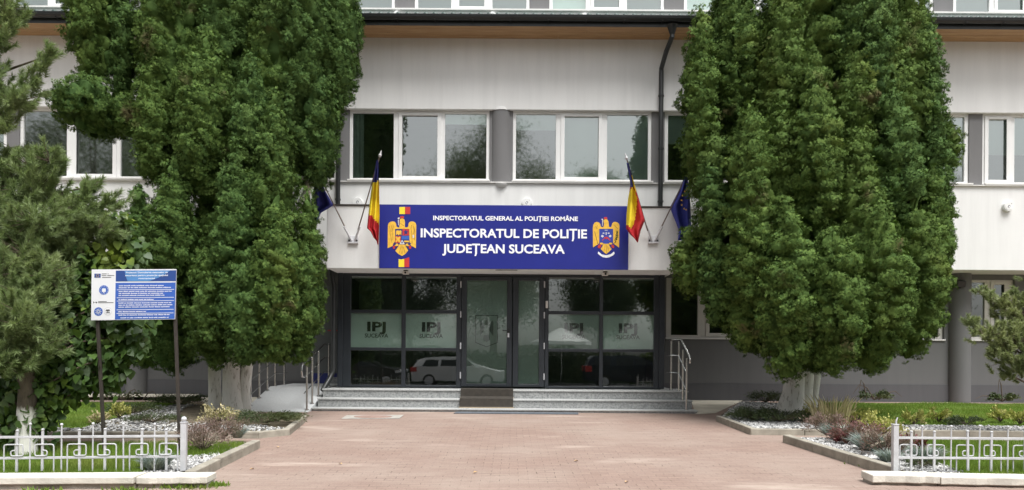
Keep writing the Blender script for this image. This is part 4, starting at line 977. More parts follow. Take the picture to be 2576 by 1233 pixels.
# ---------------- thuja: many upright plumes, each made of clumps of scale fans
def prof(t, tb, p):
    t = np.asarray(t, float); lo = np.sqrt(np.clip(1 - ((tb - t) / tb) ** 2, 0, 1)); hi = np.clip(1 - ((t - tb) / (1 - tb)) ** p, 0, 1) ** .85
    return np.where(t < tb, lo, hi)
class Plume:
    def __init__(s, cx, ytop, ybot, hw, Y, tb=.35, p=1.7, dy=1.55, lean=0):
        a, b = W(cx, ytop, Y), W(cx, ybot, Y); s.x, s.y, s.z0, s.H = b.x, Y, b.z, a.z - b.z; s.R = max(.1, hw * Y / FPX * .83 - .04); s.tb, s.p, s.dy = tb, p, dy; s.lean = lean * Y / FPX; s.kind = random.choice((0, 0, 1, 2))
    def cx(s, t): return s.x + s.lean * t
    def inside(s, P, k):
        t = (P[:, 2] - s.z0) / s.H; rr = np.hypot(P[:, 0] - s.cx(t), (P[:, 1] - s.y) / s.dy)
        return (t > 0) & (t < 1) & (rr < k * s.R * prof(np.clip(t, 0, 1), s.tb, s.p))
    def surface(s, n):
        out = []; 
        t = RNG.random(n * 4); f = prof(t, s.tb, s.p); keep = RNG.random(n * 4) < np.clip(f, .12, 1); t, f = t[keep][:n], f[keep][:n]
        a = RNG.random(len(t)) * 2 * np.pi; r = s.R * f
        P = np.stack([s.cx(t) + r * np.cos(a), s.y + s.dy * r * np.sin(a), s.z0 + s.H * t], 1)
        e = .02; sl = (prof(np.clip(t + e, 0, 1), s.tb, s.p) - prof(np.clip(t - e, 0, 1), s.tb, s.p)) / (2 * e) * s.R / s.H
        Nn = unit(np.stack([np.cos(a), np.sin(a), -np.clip(sl, -3, 3)], 1)); return P, Nn
    def area(s): return 2 * math.pi * s.R * s.H * .72
def billow_field(seed, wl, zk=1.25):
    r = np.random.default_rng(seed); K = []
    for _ in range(7):
        d = r.normal(size=3) * np.array([1, 1, zk]); d /= np.linalg.norm(d); K.append((d * 2 * np.pi / (wl * r.uniform(.8, 1.3)), r.uniform(0, 6.28)))
    def f(P):
        n = sum(np.sin(P @ k + p) for k, p in K) / 2.6
        return np.minimum(np.abs(n), 1.1)
    return f
def thuja(name, label, plumes, trunks, mat, seed, fsize=.050, dens=430, per=7):
    base = trunks[0][0][0]; root = thing(name, label, 'tree', base)
    tr = MB()
    for pts, rad in trunks: tr.tube(pts, rad, 16)
    tr.build('trunk', M['bark_white'], root, smooth=True)
    pos, ax, sz, hint, nor, cv, cn, cf, fm, cm = [], [], [], [], [], [], [], [], [], []; up = np.array([0, 0, 1.0]); bf = billow_field(seed, .40); e = .02; c2 = billow_field(seed + 50, 1.15, .50)
    cleft = lambda Q: np.clip(1 - c2(Q) / .30, 0, 1) ** .8 * .44
    for i, pl in enumerate(plumes):
        n = int(pl.area() * dens); P, Nn = pl.surface(n); b0 = bf(P); AMP = .135
        grad = np.stack([(bf(P + np.eye(3)[c] * e) - b0) / e for c in range(3)], 1); grad -= (grad * Nn).sum(1, keepdims=True) * Nn; gl_ = np.linalg.norm(grad, axis=1, keepdims=True); grad *= np.minimum(1, 6 / np.maximum(gl_, 1e-6))
        tP = np.clip((P[:, 2] - pl.z0) / pl.H, 0, 1); cl_ = np.minimum(cleft(P), .5 * pl.R * prof(tP, pl.tb, pl.p)); P = P + Nn * (AMP * (b0 - .5) - cl_ + RNG.normal(scale=.022, size=len(P)))[:, None]; NB = unit(Nn - AMP * 1.1 * grad); ok = (b0 > RNG.uniform(.05, .20, len(P))) & (cl_ < RNG.uniform(.12, .42, len(P)))
        for j, q in enumerate(plumes):
            if j != i: ok &= ~q.inside(P, RNG.uniform(.97, 1.03, len(P)))
        P, Nn, NB = P[ok], Nn[ok], NB[ok]; m = per; k = len(P)
        side = unit(np.cross(np.repeat(up[None], k, 0), NB + 1e-3)); tilt = unit(NB * RNG.uniform(.35, .9, (k, 1)) + up * RNG.uniform(.1, 1.0, (k, 1)) + RNG.normal(scale=.25, size=(k, 3)))
        ang = np.linspace(-1.2, 1.2, m)[None, :] + RNG.normal(scale=.2, size=(k, m)); ca, sa = np.cos(ang)[:, :, None], np.sin(ang)[:, :, None]
        A_ = tilt[:, None, :] * ca + side[:, None, :] * sa; nrm = unit(.30 * up + .9 * NB + RNG.normal(scale=.25, size=(k, 3)))
        PP = P[:, None, :] + A_ * RNG.uniform(.0, .05, (k, m, 1)) + RNG.normal(scale=.016, size=(k, m, 3))
        pos.append(PP.reshape(-1, 3)); ax.append((A_ + RNG.normal(scale=.18, size=A_.shape)).reshape(-1, 3)); sz.append((fsize * RNG.uniform(.65, 1.25, (k, 1)) * RNG.uniform(.75, 1.2, (k, m))).ravel()); hint.append(np.repeat(nrm, m, 0) * 1.6); nor.append(np.repeat(NB, m, 0))
        fm.append(np.full(len(P) * m, pl.kind)); cm.append(np.full((84 - 1) * 64, pl.kind))
        # the closed inner mass of twigs and old scales under the fronds
        nt, na = 84, 64; T, A2 = np.meshgrid(np.linspace(.004, .996, nt), np.arange(na) * 2 * np.pi / na, indexing='ij'); T, A2 = T.ravel(), A2.ravel(); f = prof(T, pl.tb, pl.p); r_ = pl.R * f
        Pc = np.stack([pl.cx(T) + r_ * np.cos(A2), pl.y + pl.dy * r_ * np.sin(A2), pl.z0 + pl.H * T], 1); sl = (prof(np.clip(T + .02, 0, 1), pl.tb, pl.p) - prof(np.clip(T - .02, 0, 1), pl.tb, pl.p)) / .04 * pl.R / pl.H
        Nc = unit(np.stack([np.cos(A2), np.sin(A2), -np.clip(sl, -3, 3)], 1)); bc = bf(Pc); g_ = np.stack([(bf(Pc + np.eye(3)[c] * e) - bc) / e for c in range(3)], 1); g_ -= (g_ * Nc).sum(1, keepdims=True) * Nc; gn = np.linalg.norm(g_, axis=1, keepdims=True); g_ *= np.minimum(1, 6 / np.maximum(gn, 1e-6))
        Pc = Pc + Nc * (AMP * (bc - .5) - np.minimum(.075, .25 * pl.R) - np.minimum(cleft(Pc), .5 * r_) - .10 * np.clip(.16 - bc, 0, 1) / .16)[:, None] * np.minimum(1, f * 3)[:, None]; cv.append(Pc); cn.append(unit(Nc - AMP * g_))
        ii = np.arange(nt - 1)[:, None] * na; jj = np.arange(na)[None, :]; j2 = (jj + 1) % na; cf.append(np.stack([ii + jj, ii + j2, ii + na + j2, ii + na + jj], 2).reshape(-1, 4) + sum(len(x) for x in cv[:-1]))
    V, F = stamp(np.concatenate(pos), np.concatenate(ax), np.concatenate(sz), FAN[0], FAN[1], np.concatenate(hint))
    CV, CF = np.concatenate(cv), np.concatenate(cf); k = len(FAN[0]); nf = len(V) // k; me = fast_mesh('crown', np.concatenate([V, CV]), np.concatenate([F, CF + len(V)]), mat, np.concatenate([np.repeat(np.concatenate(fm), len(FAN[1])), np.concatenate(cm)]), True)
    VV = V.reshape(nf, k, 3); w = unit(np.cross(VV[:, 1] - VV[:, 0], VV[:, k - 1] - VV[:, 0])); NO = np.concatenate(nor)
    nn = unit(.78 * NO + .22 * w + .10 * RNG.normal(size=NO.shape)); me.normals_split_custom_set_from_vertices(np.concatenate([np.repeat(nn, k, 0), np.concatenate(cn)]).astype(np.float32))
    crown = link_mesh('crown', me, root); print('fronds', nf)
    return root

L0 = 15.3
g0 = gz(L0)
def tp(px, Y, z): return Vector((unroll(px, 1000)[0] * Y / FPX, Y, z))
tl = [([tp(543, 15.5, g0 - .1), tp(540, 15.5, g0 + .5), tp(538, 15.5, 1.4), tp(528, 15.5, 3), tp(500, 15.6, 5.5), tp(480, 15.6, 8)], [.16, .125, .12, .11, .10, .05]),
      ([tp(588, 15.25, g0 - .1), tp(585, 15.25, g0 + .3), tp(582, 15.25, g0 + .7), tp(584, 15.25, 1.4), tp(600, 15.3, 3), tp(640, 15.3, 6), tp(700, 15.3, 8.5)], [.27, .20, .175, .17, .15, .12, .06]),
      ([tp(612, 15.35, g0 - .1), tp(614, 15.35, g0 + .5), tp(628, 15.35, 1.4), tp(680, 15.3, 3), tp(770, 15.3, 4.6), tp(800, 15.3, 7)], [.17, .12, .11, .10, .08, .05]),
      ([tp(740, 15.0, zf(440, 15) - .05), tp(775, 15.0, zf(452, 15))], [.05, .04])]
PL = Plume
pl = [PL(470, -320, 490, 122, 15.8, .45), PL(592, -330, 520, 92, 15.6, .5), PL(755, -330, 470, 122, 15.3, .6, 1.65), PL(852, -150, 300, 60, 15.4, .5, 1.65), PL(800, 80, 480, 60, 15.1, .5, 1.65), PL(690, -120, 380, 70, 14.8, .45, 1.4),
      PL(235, -190, 215, 70, 15.2, .45, 1.65), PL(305, -80, 270, 46, 15.4, .5, 1.65), PL(236, 200, 345, 98, 15.0, .5, 1.65), PL(318, 235, 345, 44, 15.1, .5, 1.65),
      PL(392, 120, 470, 56, 14.8, .45, 1.65), PL(525, 80, 520, 82, 14.4, .45, 1.65), PL(645, 120, 480, 66, 14.4, .4, 1.65),
      PL(688, 235, 640, 66, 13.9, .38, 1.4), PL(598, 345, 820, 76, 13.7, .42, 1.4), PL(437, 395, 800, 76, 14.0, .42, 1.4), PL(700, 480, 920, 74, 13.6, .48, 1.65), PL(770, 478, 890, 48, 14.3, .5, 1.4), PL(765, 600, 912, 58, 14.0, .5, 1.65),
      PL(540, 590, 935, 74, 13.7, .5, 1.65), PL(622, 620, 925, 66, 13.4, .5, 1.65), PL(348, 455, 700, 30, 14.5, .45), PL(372, 560, 860, 46, 14.7, .5), PL(440, 650, 942, 74, 14.9, .5, 1.65), PL(362, 740, 925, 52, 15.2, .5, 1.65), PL(600, 300, 880, 110, 15.3, .5)]
thuja('thuja_tree', 'tall ragged thuja with whitewashed twin trunks left of the porch and ramp', pl, tl, [M['thuja_dark'], M['thuja_blue'], M['thuja']], 5)
g1 = gz(15.7)
tr_ = [([tp(1988, 15.6, g1 - .1), tp(1990, 15.6, g1 + .2), tp(1996, 15.6, g1 + .5), tp(2000, 15.6, 1.2), tp(2000, 15.7, 3), tp(1960, 15.7, 6), tp(1950, 15.7, 9)], [.33, .27, .215, .20, .18, .12, .06]),
       ([tp(2022, 15.85, g1 - .1), tp(2024, 15.85, g1 + .4), tp(2032, 15.85, 1.3), tp(2120, 15.8, 3), tp(2170, 15.8, 6)], [.22, .16, .15, .12, .06]),
       ([tp(2044, 16.3, g1 + .1), tp(2050, 16.3, g1 + .5), tp(2062, 16.3, 1.35), tp(2100, 16.2, 2.5)], [.10, .085, .085, .06])]
pr_ = [PL(1757, 18, 500, 56, 15.3, .5, 1.65), PL(1842, -160, 450, 84, 15.9, .45, 1.65), PL(2000, -330, 560, 112, 15.6, .45, 1.65), PL(2130, -380, 600, 120, 15.5, .45, 1.65), PL(2245, -200, 600, 84, 15.5, .45, 1.65), PL(2318, 0, 680, 60, 15.4, .45, 1.65), PL(2338, 180, 760, 52, 15.0, .45, 1.65),
       PL(1965, -40, 420, 70, 14.9, .45, 1.4), PL(2140, 55, 560, 74, 14.6, .42, 1.4), PL(2225, 20, 480, 60, 14.9, .42, 1.4), PL(2040, 148, 640, 82, 14.0, .42, 1.4), PL(2243, 206, 680, 80, 14.0, .4, 1.4), PL(1880, 258, 720, 84, 14.1, .45, 1.65), PL(1798, 332, 740, 58, 14.5, .5, 1.65), PL(1958, 240, 560, 52, 14.2, .42, 1.4),
       PL(1880, 430, 890, 92, 14.0, .5, 1.65), PL(1972, 500, 955, 94, 13.3, .45, 1.65), PL(2090, 570, 950, 88, 13.0, .48, 1.65), PL(2192, 470, 942, 94, 13.2, .45, 1.65), PL(2285, 430, 905, 84, 13.8, .5, 1.65), PL(1806, 545, 815, 50, 14.3, .5, 1.65), PL(2150, 330, 780, 72, 13.7, .42, 1.4), PL(2342, 420, 850, 48, 14.4, .5, 1.65),
       PL(1735, 572, 745, 56, 15.0, .5, 1.65), PL(2392, 300, 430, 26, 15.4, .5), PL(2370, 470, 690, 32, 15.4, .5), PL(2030, 330, 930, 210, 15.3, .48, 1.65, .8)]
thuja('thuja_tree', 'broad dense thuja with a thick whitewashed trunk right of the steps', pr_, tr_, [M['thuja'], M['thuja_blue'], M['thuja_fresh']], 9)

# ---------------- pines: limbs with shoots of needles
def needle_shoots(tips, dirs, length, nn, nlen, mat, name, parent, width=.0042):
    n = len(tips); k = nn
    t = RNG.random((n, k, 1)); base = tips[:, None, :] + dirs[:, None, :] * (t - .5) * length[:, None, None]
    D = unit(RNG.normal(size=(n * k, 3))); d2 = np.repeat(dirs, k, 0); D = unit(D - (D * d2).sum(1, keepdims=True) * d2); D = unit(D * .75 + d2 * (.55 + .5 * t.reshape(-1, 1)))
    B = base.reshape(-1, 3); L = nlen * RNG.uniform(.7, 1.15, len(B))
    u, v, w = frames(D); hw = width * RNG.uniform(.8, 1.2, len(B))
    V = np.stack([B - v * hw[:, None], B + v * hw[:, None], B + D * L[:, None] - np.array([0, 0, .10]) * L[:, None]], 1).reshape(-1, 3)
    # bundles share one island per shoot colour: keep single needles
    F = np.arange(len(V)).reshape(-1, 3)
    return link_mesh(name, fast_mesh(name, V, F, mat), parent)
def pine(label, trunk, trad, targets, mat, nshoot=(14, 22), nlen=.085, slen=.16, name='pine_tree', spread=1.0, nn=70):
    root = thing(name, label, 'tree', trunk[0]); tb = MB(); tb.tube(trunk, trad, 12); tips, dirs, lens = [], [], []
    tv = [Vector(p) for p in trunk]
    for (c, r) in targets:
        c = Vector(c)
        a = min((p for seg in zip(tv[:-1], tv[1:]) for p in (seg[0].lerp(seg[1], k / 6) for k in range(7))), key=lambda p: (p - (c - Vector((0, 0, .35)))).length)
        m1 = a.lerp(c, .5) + Vector((0, 0, -.08)); tb.tube([a, m1, c], [.025, .018, .008], 6)
        for k in range(int(random.randint(*nshoot) * min(1.2, max(.25, (r * FPX / c.y - 12) / 34)))):
            o = Vector(RNG.normal(size=3)) * r * .5 * spread; o.z *= .8; p = c + o; dr = ((p - a).normalized() * .6 + o.normalized() * .5 * .7 + Vector((0, 0, .75)) + Vector(RNG.normal(size=3)) * .45).normalized()
            tips.append(p); dirs.append(dr); lens.append(slen * random.uniform(.7, 1.3)); tb.tube([c.lerp(p, .1), p + dr * slen * .4], [.006, .003], 4, cap=False)
    tb.build('trunk', M['bark'], root, smooth=True)
    needle_shoots(np.array(tips), unit(np.array(dirs)), np.array(lens), nn, nlen, mat, 'crown', root); return root
def PT(px, py, Y, rpx): return (W(px, py, Y), rpx * Y / FPX)
tg = [PT(10, 20, 10, 42), PT(-5, 90, 10, 46), PT(25, 50, 10, 26), PT(-30, 180, 10, 50), PT(80, 210, 10.1, 28), PT(102, 165, 10.1, 20), PT(48, 255, 10, 36), PT(15, 315, 10, 32), PT(122, 140, 10.1, 14), PT(5, 240, 10, 26),
      PT(80, 420, 9.9, 46), PT(125, 405, 9.8, 30), PT(30, 450, 9.9, 46), PT(40, 500, 9.8, 50), PT(100, 470, 9.9, 46), PT(20, 400, 10.2, 34), PT(5, 560, 9.6, 50), PT(75, 560, 9.5, 56), PT(140, 555, 9.7, 50), PT(190, 560, 9.9, 50), PT(215, 500, 10.0, 40), PT(222, 470, 10.0, 20), PT(275, 510, 10.0, 24), PT(250, 570, 9.9, 40), PT(155, 620, 9.85, 50), PT(205, 610, 10.0, 44), PT(60, 640, 9.4, 58), PT(0, 690, 9.2, 50), PT(110, 690, 9.4, 52), PT(165, 700, 9.9, 42),
      PT(80, 760, 9.2, 48), PT(30, 780, 9.0, 50), PT(150, 770, 9.85, 44), PT(120, 830, 9.4, 42), PT(60, 850, 9.1, 50), PT(180, 810, 9.9, 34), PT(10, 860, 9.0, 46), PT(75, 800, 8.95, 46), PT(-20, 800, 8.9, 50), PT(110, 870, 9.1, 36), PT(60, 905, 9.0, 30), PT(5, 905, 8.9, 34), PT(195, 850, 9.9, 30), PT(145, 870, 9.7, 34), PT(95, 890, 9.1, 32), PT(30, 900, 9.0, 34), PT(95, 600, 10.0, 50), PT(20, 620, 10.0, 50), PT(140, 500, 10.0, 40), PT(60, 700, 10.0, 60), PT(-40, 480, 9.7, 60), PT(-50, 640, 9.5, 60), PT(-60, 800, 9.3, 70), PT(-60, 320, 10, 60), PT(-80, 60, 10, 70)]
pt0 = [Vector((-8.0 + .3, 10.6, gz(10.6))), Vector((-7.75, 10.5, 2)), Vector((-7.7, 10.4, 4)), Vector((-7.6, 10.4, 7.5))]
pine('grey green long-needled pine at the edge of the lawn beside the information board', pt0, [.13, .11, .08, .03], tg, M['pine'], (34, 44), .095, .20, nn=140)
tg2 = [PT(2475, 738, 12, 20), PT(2502, 758, 12, 26), PT(2535, 775, 12, 30), PT(2560, 810, 12, 36), PT(2450, 812, 12, 14), PT(2462, 830, 11.9, 18), PT(2490, 845, 11.9, 24), PT(2520, 845, 11.9, 34), PT(2550, 860, 11.9, 40), PT(2510, 885, 11.9, 30), PT(2545, 905, 11.9, 36), PT(2570, 760, 12, 20), PT(2575, 930, 12, 28), PT(2535, 940, 12, 18), PT(2590, 850, 12, 40), PT(2600, 780, 12.1, 40), PT(2620, 900, 12, 46), PT(2640, 700, 12, 50), PT(2560, 740, 12.1, 16)]
pt1 = [Vector((8.95, 12.2, gz(12.2))), Vector((8.9, 12.2, 1.2)), Vector((8.85, 12.1, 2.6))]
pine('pale yellowish green pine reaching in before the grey wall and its dark windows', pt1, [.09, .06, .02], tg2, M['pine_pale'], (38, 50), .075, .14, nn=140)

# ---------------- linden with big heart leaves round the signboard
def leafy(label, trunk, trad, blobs, n, size, mat, bark, name, cat, tmpl=HEART, down=.5):
    root = thing(name, label, cat, trunk[0]); tb = MB(); pos, ax, hint = [], [], []
    tv = [Vector(p) for p in trunk]; tot = sum(b[1] ** 2 for b in blobs)
    for (c, r) in blobs:
        a = min(tv, key=lambda p: (p - (c - Vector((0, 0, .5)))).length); md = a.lerp(c, .5) + Vector((0, 0, .1)); tb.tube([a, md, c], [.015, .009, .004], 5); kk = max(6, int(n * .35 / len(blobs))); tt = RNG.random((kk, 1)); pos.append(np.array(a) * (1 - tt) ** 2 + np.array(md) * 2 * tt * (1 - tt) + np.array(c) * tt ** 2 + RNG.normal(size=(kk, 3)) * .09); ax.append(unit(RNG.normal(size=(kk, 3)) * .6 + np.array([0, -.3, -.7]))); hint.append(RNG.normal(size=(kk, 3)) * .4 + np.array([0, -.8, .6]))
        k = max(8, int(n * r * r / tot)); o = RNG.normal(size=(k, 3)) * r * .55; P = np.array(c) + o
        pos.append(P); ax.append(unit(o * .8 + np.array([0, -.25, -down]) + RNG.normal(size=(k, 3)) * .3)); hint.append(o * .5 / r + np.array([0, -.8, .6]))
    tb.build('branch', M['bark'], root, smooth=True); t0 = MB(); t0.tube(trunk, trad, 14); t0.build('trunk', bark, root, smooth=True)
    P = np.concatenate(pos); V, F = stamp(P, np.concatenate(ax), size * RNG.uniform(.6, 1.2, len(P)), tmpl[0], tmpl[1], np.concatenate(hint))
    link_mesh('crown', fast_mesh('crown', V, F, mat), root); return root
gl = G(66, 1142, BED_H)
trk = [gl - Vector((0, 0, .1)), gl + Vector((.0, 0, .35)), gl + Vector((.01, 0, .75)), gl + Vector((-.01, 0, 1.1)), gl + Vector((-.04, 0, 1.5)), gl + Vector((-.05, .05, 1.8))]
bl = [PT(300, 600, 10.3, 34), PT(320, 640, 10.3, 36), PT(270, 560, 10.4, 30), PT(290, 680, 10.2, 40), PT(240, 660, 10.1, 40), PT(220, 720, 10.1, 46), PT(310, 560, 10.4, 24), PT(250, 790, 10.0, 50), PT(330, 840, 10.0, 34), PT(300, 870, 10.0, 34), PT(345, 885, 10.0, 24), PT(290, 815, 10.1, 50), PT(355, 800, 10.3, 30), PT(200, 880, 9.9, 46), PT(250, 900, 9.9, 36), PT(270, 960, 9.9, 24), PT(230, 950, 9.9, 30), PT(180, 960, 9.7, 24), PT(125, 935, 9.9, 40), PT(40, 925, 9.75, 36), PT(5, 975, 9.6, 34), PT(-25, 1000, 9.6, 50), PT(2, 1045, 9.5, 22), PT(150, 1000, 9.6, 16), PT(135, 1030, 9.6, 14), PT(380, 760, 10.4, 26), PT(195, 520, 10.6, 22), PT(215, 460, 10.6, 10), PT(330, 740, 10.4, 40), PT(180, 780, 10.3, 60), PT(90, 880, 9.9, 60), PT(150, 850, 10.2, 60), PT(20, 860, 10.2, 60), PT(250, 730, 10.5, 60), PT(150, 700, 10.6, 70), PT(60, 800, 10.6, 80), PT(165, 905, 9.9, 44), PT(300, 930, 10, 22), PT(130, 820, 10.4, 80), PT(220, 850, 10.4, 70)]
leafy('linden with heart-shaped leaves and a whitewashed trunk behind the scroll fence', trk, [.135, .12, .105, .09, .06, .03], bl, 7600, .108, M['linden'], M['bark_linden'], 'linden_tree', 'tree')

# ---------------- shrubs and tufts of the beds
def tuft(name, label, px, py, dz, r, h, n, mat, w=.004, group=None, spread=.6, cat='ornamental grass'):
    p = G(px, py, dz); a = RNG.random(n) * 2 * np.pi; rr = np.sqrt(RNG.random(n)) * r * .3
    B = np.stack([p.x + rr * np.cos(a), p.y + rr * np.sin(a), np.full(n, p.z - .02)], 1)
    D = unit(np.stack([np.cos(a) * spread, np.sin(a) * spread, np.full(n, 1.0)], 1) + .3 * RNG.normal(size=(n, 3)) * spread); L = h * RNG.uniform(.6, 1.15, n)
    u, v, q = frames(D); Mi = B + D * L[:, None] * .6; T = B + D * L[:, None] - np.array([0, 0, 1]) * (L * .18)[:, None] + np.stack([np.cos(a), np.sin(a), a * 0], 1) * (L * .18 * spread)[:, None]
    V = np.stack([B - v * w, B + v * w, Mi + v * w * .9, Mi - v * w * .9, T], 1).reshape(-1, 3); i = np.arange(n)[:, None] * 5
    F = np.concatenate([i + np.array([[0, 1, 2, 3]]), i + np.array([[3, 2, 4, 4]])], 0)
    F3 = np.concatenate([i + np.array([[0, 1, 2]]), i + np.array([[0, 2, 3]]), i + np.array([[3, 2, 4]])], 0)
    o = link_mesh(name, fast_mesh(name, V, F3, mat), None, p); return tag(o, label, cat, group)
def bush(name, label, px, py, dz, r, h, n, mat, size=.03, group=None, twigs=26, flat=1.0, tmpl=LEAF4, cat='shrub'):
    p = G(px, py, dz); root = thing(name, label, cat, p, group); tb = MB(); ends = []
    for k in range(twigs):
        a = random.uniform(0, 2 * math.pi); q = random.uniform(.25, 1) ** .6; e = p + Vector((math.cos(a) * r * q, math.sin(a) * r * q * .8, h * random.uniform(.35, 1.0) * (1 - .45 * q * q)))
        m_ = p.lerp(e, .55) + Vector((0, 0, .12 * h)); tb.tube([p, m_, e], [.006, .004, .002], 4, cap=False); ends.append((np.array(m_), np.array(e)))
    tb.build('stem', M['twig'], root)
    idx = RNG.integers(0, len(ends), n); t = RNG.random((n, 1)) ** .6; E = np.array([e[1] for e in ends])[idx]; Mm = np.array([e[0] for e in ends])[idx]
    P = Mm + (E - Mm) * t * 1.05 + RNG.normal(size=(n, 3)) * np.array([r, r, h]) * .10; P[:, 2] = np.maximum(P[:, 2], p.z + .01)
    D = unit(E - np.array(p) + RNG.normal(size=(n, 3)) * .25 * r); V, F = stamp(P, D, size * RNG.uniform(.6, 1.3, n), tmpl[0], tmpl[1])
    link_mesh('foliage', fast_mesh('foliage', V, F, mat), root); return root
H_ = BED_H
NEED = ([(0, 0, 0), (.4, -.13, 0), (1, 0, 0), (.4, .13, 0)], [(0, 1, 2, 3)])
bush('heather_bush', 'brownish purple heather right of the fence post below the signboard', 512, 1135, H_, .36, .40, 2400, M['heather'], .035, tmpl=NEED, twigs=46)
bush('heather_bush', 'grey pink dry heather at the bed tip before the twin trunks', 562, 1105, H_, .36, .36, 2400, M['heather'], .035, tmpl=NEED, twigs=46)
tuft('blue_fescue', 'blue grey grass tuft behind the scroll fence in the pebbles below the signboard', 392, 1180, H_, .26, .26, 500, M['fescue'])
tuft('blue_fescue', 'small blue grey grass tuft behind the heather near the kerb tip', 598, 1098, H_, .18, .24, 320, M['fescue'])
bush('dry_shrub', 'beige dried shrub at the foot of the twin whitewashed trunks', 548, 1066, H_, .34, .34, 800, M['drygrass'], .04, twigs=44)
bush('juniper_bush', 'low creeping juniper spread between the twin trunks and the foot of the ramp', 668, 1064, H_, .72, .22, 4200, M['juniper'], .05, tmpl=NEED, twigs=60)
bush('juniper_bush', 'low juniper at the edge of the far lawn behind the right post of the signboard', 452, 1018, H_, .62, .26, 2600, M['juniper'], .05, tmpl=NEED, twigs=50)
bush('juniper_bush', 'dark juniper between the posts of the signboard', 335, 1040, H_, .55, .22, 2600, M['juniper'], .05, tmpl=NEED, twigs=50)
bush('juniper_bush', 'small dark juniper in the pebbles just left of the sign\'s right post', 385, 1062, H_, .50, .16, 1800, M['juniper'], .045, tmpl=NEED, twigs=40)
bush('golden_bush', 'little yellow green bush beside the left post of the signboard', 300, 1052, H_, .17, .30, 500, M['goldbush'], .045)
bush('dry_shrub', 'small tan shrub touching the left post of the signboard', 246, 1066, H_, .16, .22, 300, M['drygrass'], .045)
bush('juniper_bush', 'low juniper at the kerb tip, left of the thick whitewashed trunk', 1893, 1056, H_, .46, .26, 2200, M['juniper'], .05, tmpl=NEED, twigs=50)
bush('juniper_bush', 'spreading juniper in front of the thick whitewashed trunk', 1962, 1060, H_, .62, .24, 3400, M['juniper'], .05, tmpl=NEED, twigs=60)
bush('juniper_bush', 'dark juniper behind the thick whitewashed trunk against the grey wall', 1925, 1012, H_, .46, .30, 1500, M['juniper'], .05, tmpl=NEED, twigs=40)
bush('golden_bush', 'round yellow green bush at the right foot of the thick whitewashed trunk', 2042, 1058, H_, .19, .27, 900, M['goldbush'], .04, twigs=40)
tuft('reed_clump', 'clump of dry yellow reeds standing before the far lawn', 2092, 1066, H_, 1.0, .62, 130, M['drygrass'], .014, spread=.26)
bush('variegated_shrub', 'pale yellow leaved shrub just right of the reeds', 2152, 1066, H_, .34, .30, 420, M['goldbush'], .06)
bush('heather_bush', 'greyish lavender tuft at the foot of the reeds', 2080, 1096, H_, .36, .38, 2600, M['heather'], .04, tmpl=NEED, twigs=50)
tuft('blue_fescue', 'grey blue grass tuft between the reeds and the wine red shrub', 2112, 1104, H_, .34, .34, 600, M['fescue'])
bush('barberry_bush', 'wine red shrub in the middle of the pebble bed before the reeds', 2156, 1114, H_, .40, .36, 2600, M['barberry_dull'], .04, tmpl=NEED, twigs=50)
bush('barberry_bush', 'dark red barberry low in the pebbles at the middle of the bed', 2130, 1116, H_, .15, .16, 420, M['barberry'], .04)
tuft('blue_fescue', 'silvery grass tuft between the red shrub and the fence post', 2190, 1132, H_, .32, .33, 600, M['fescue'])
bush('golden_bush', 'yellow leaved bush behind the fence post by the red shrubs', 2218, 1094, H_, .40, .36, 900, M['goldbush'], .045)
bush('heather_bush', 'brown dry heather touching the fence post of the pebble bed', 2224, 1142, H_, .32, .36, 2000, M['heather'], .04, tmpl=NEED, twigs=44)
tuft('blue_fescue', 'blue grey tuft at the kerb before the fence post', 2236, 1160, H_, .2, .22, 380, M['fescue'])
bush('barberry_bush', 'red barberry glowing through the first scrolls of the fence', 2292, 1140, H_, .2, .22, 600, M['barberry'], .045)
tuft('blue_fescue', 'large blue grey tuft behind the first scrolls of the fence by the red barberry', 2330, 1160, H_, .34, .28, 600, M['fescue'])
bush('juniper_bush', 'small green juniper behind the fence in the white pebbles', 2322, 1172, H_, .2, .12, 700, M['juniper'], .04, tmpl=NEED)
for px, py, l in ((2298, 1068, 'pale yellow bush on the pebble strip, nearest to the fence post'), (2362, 1062, 'pale yellow bush with a tall shoot on the pebble strip behind the fence'), (2516, 1062, 'small straw coloured bush on the pebble strip near the pale pine'), (2566, 1068, 'yellow bush on the pebble strip under the pale pine')):
    bush('golden_bush', l, px, py, H_, .20, .28, 420, M['goldbush'], .05)
bush('juniper_bush', 'flat dark juniper on the pebble strip behind the fence', 2432, 1068, H_, .36, .14, 1500, M['juniper'], .05, tmpl=NEED)
def sprawl(label, px, py, r, h, n, arcs):
    root = bush('wild_shrub', label, px, py, H_, r, h, n, M['juniper'], .055, twigs=24); p = G(px, py, H_); tb = MB()
    for dx, hh, L in arcs: tb.tube([p + Vector((dx, 0, 0)), p + Vector((dx + L * .35, 0, hh * .8)), p + Vector((dx + L * .7, 0, hh)), p + Vector((dx + L, 0, hh * .35))], [.016, .013, .010, .004], 6)
    tb.build('branch', M['twig'], root)
sprawl('bare arching branches with few leaves at the grey wall behind the far lawn', 2200, 1006, .42, .26, 700, ((0, .38, -.55), (-.2, .5, -.2), (.1, .22, .6)))
sprawl('small shrub with one upright bare shoot at the grey wall below the pale pine', 2522, 1010, .4, .22, 700, ((0, .55, -.12), (0, .14, -.7)))
sprawl('low leafless scrub along the wall behind the lawn left of the signboard', 305, 1006, .5, .22, 300, ((-.3, .25, -.3), (.1, .25, .3), (.5, .2, .35)))

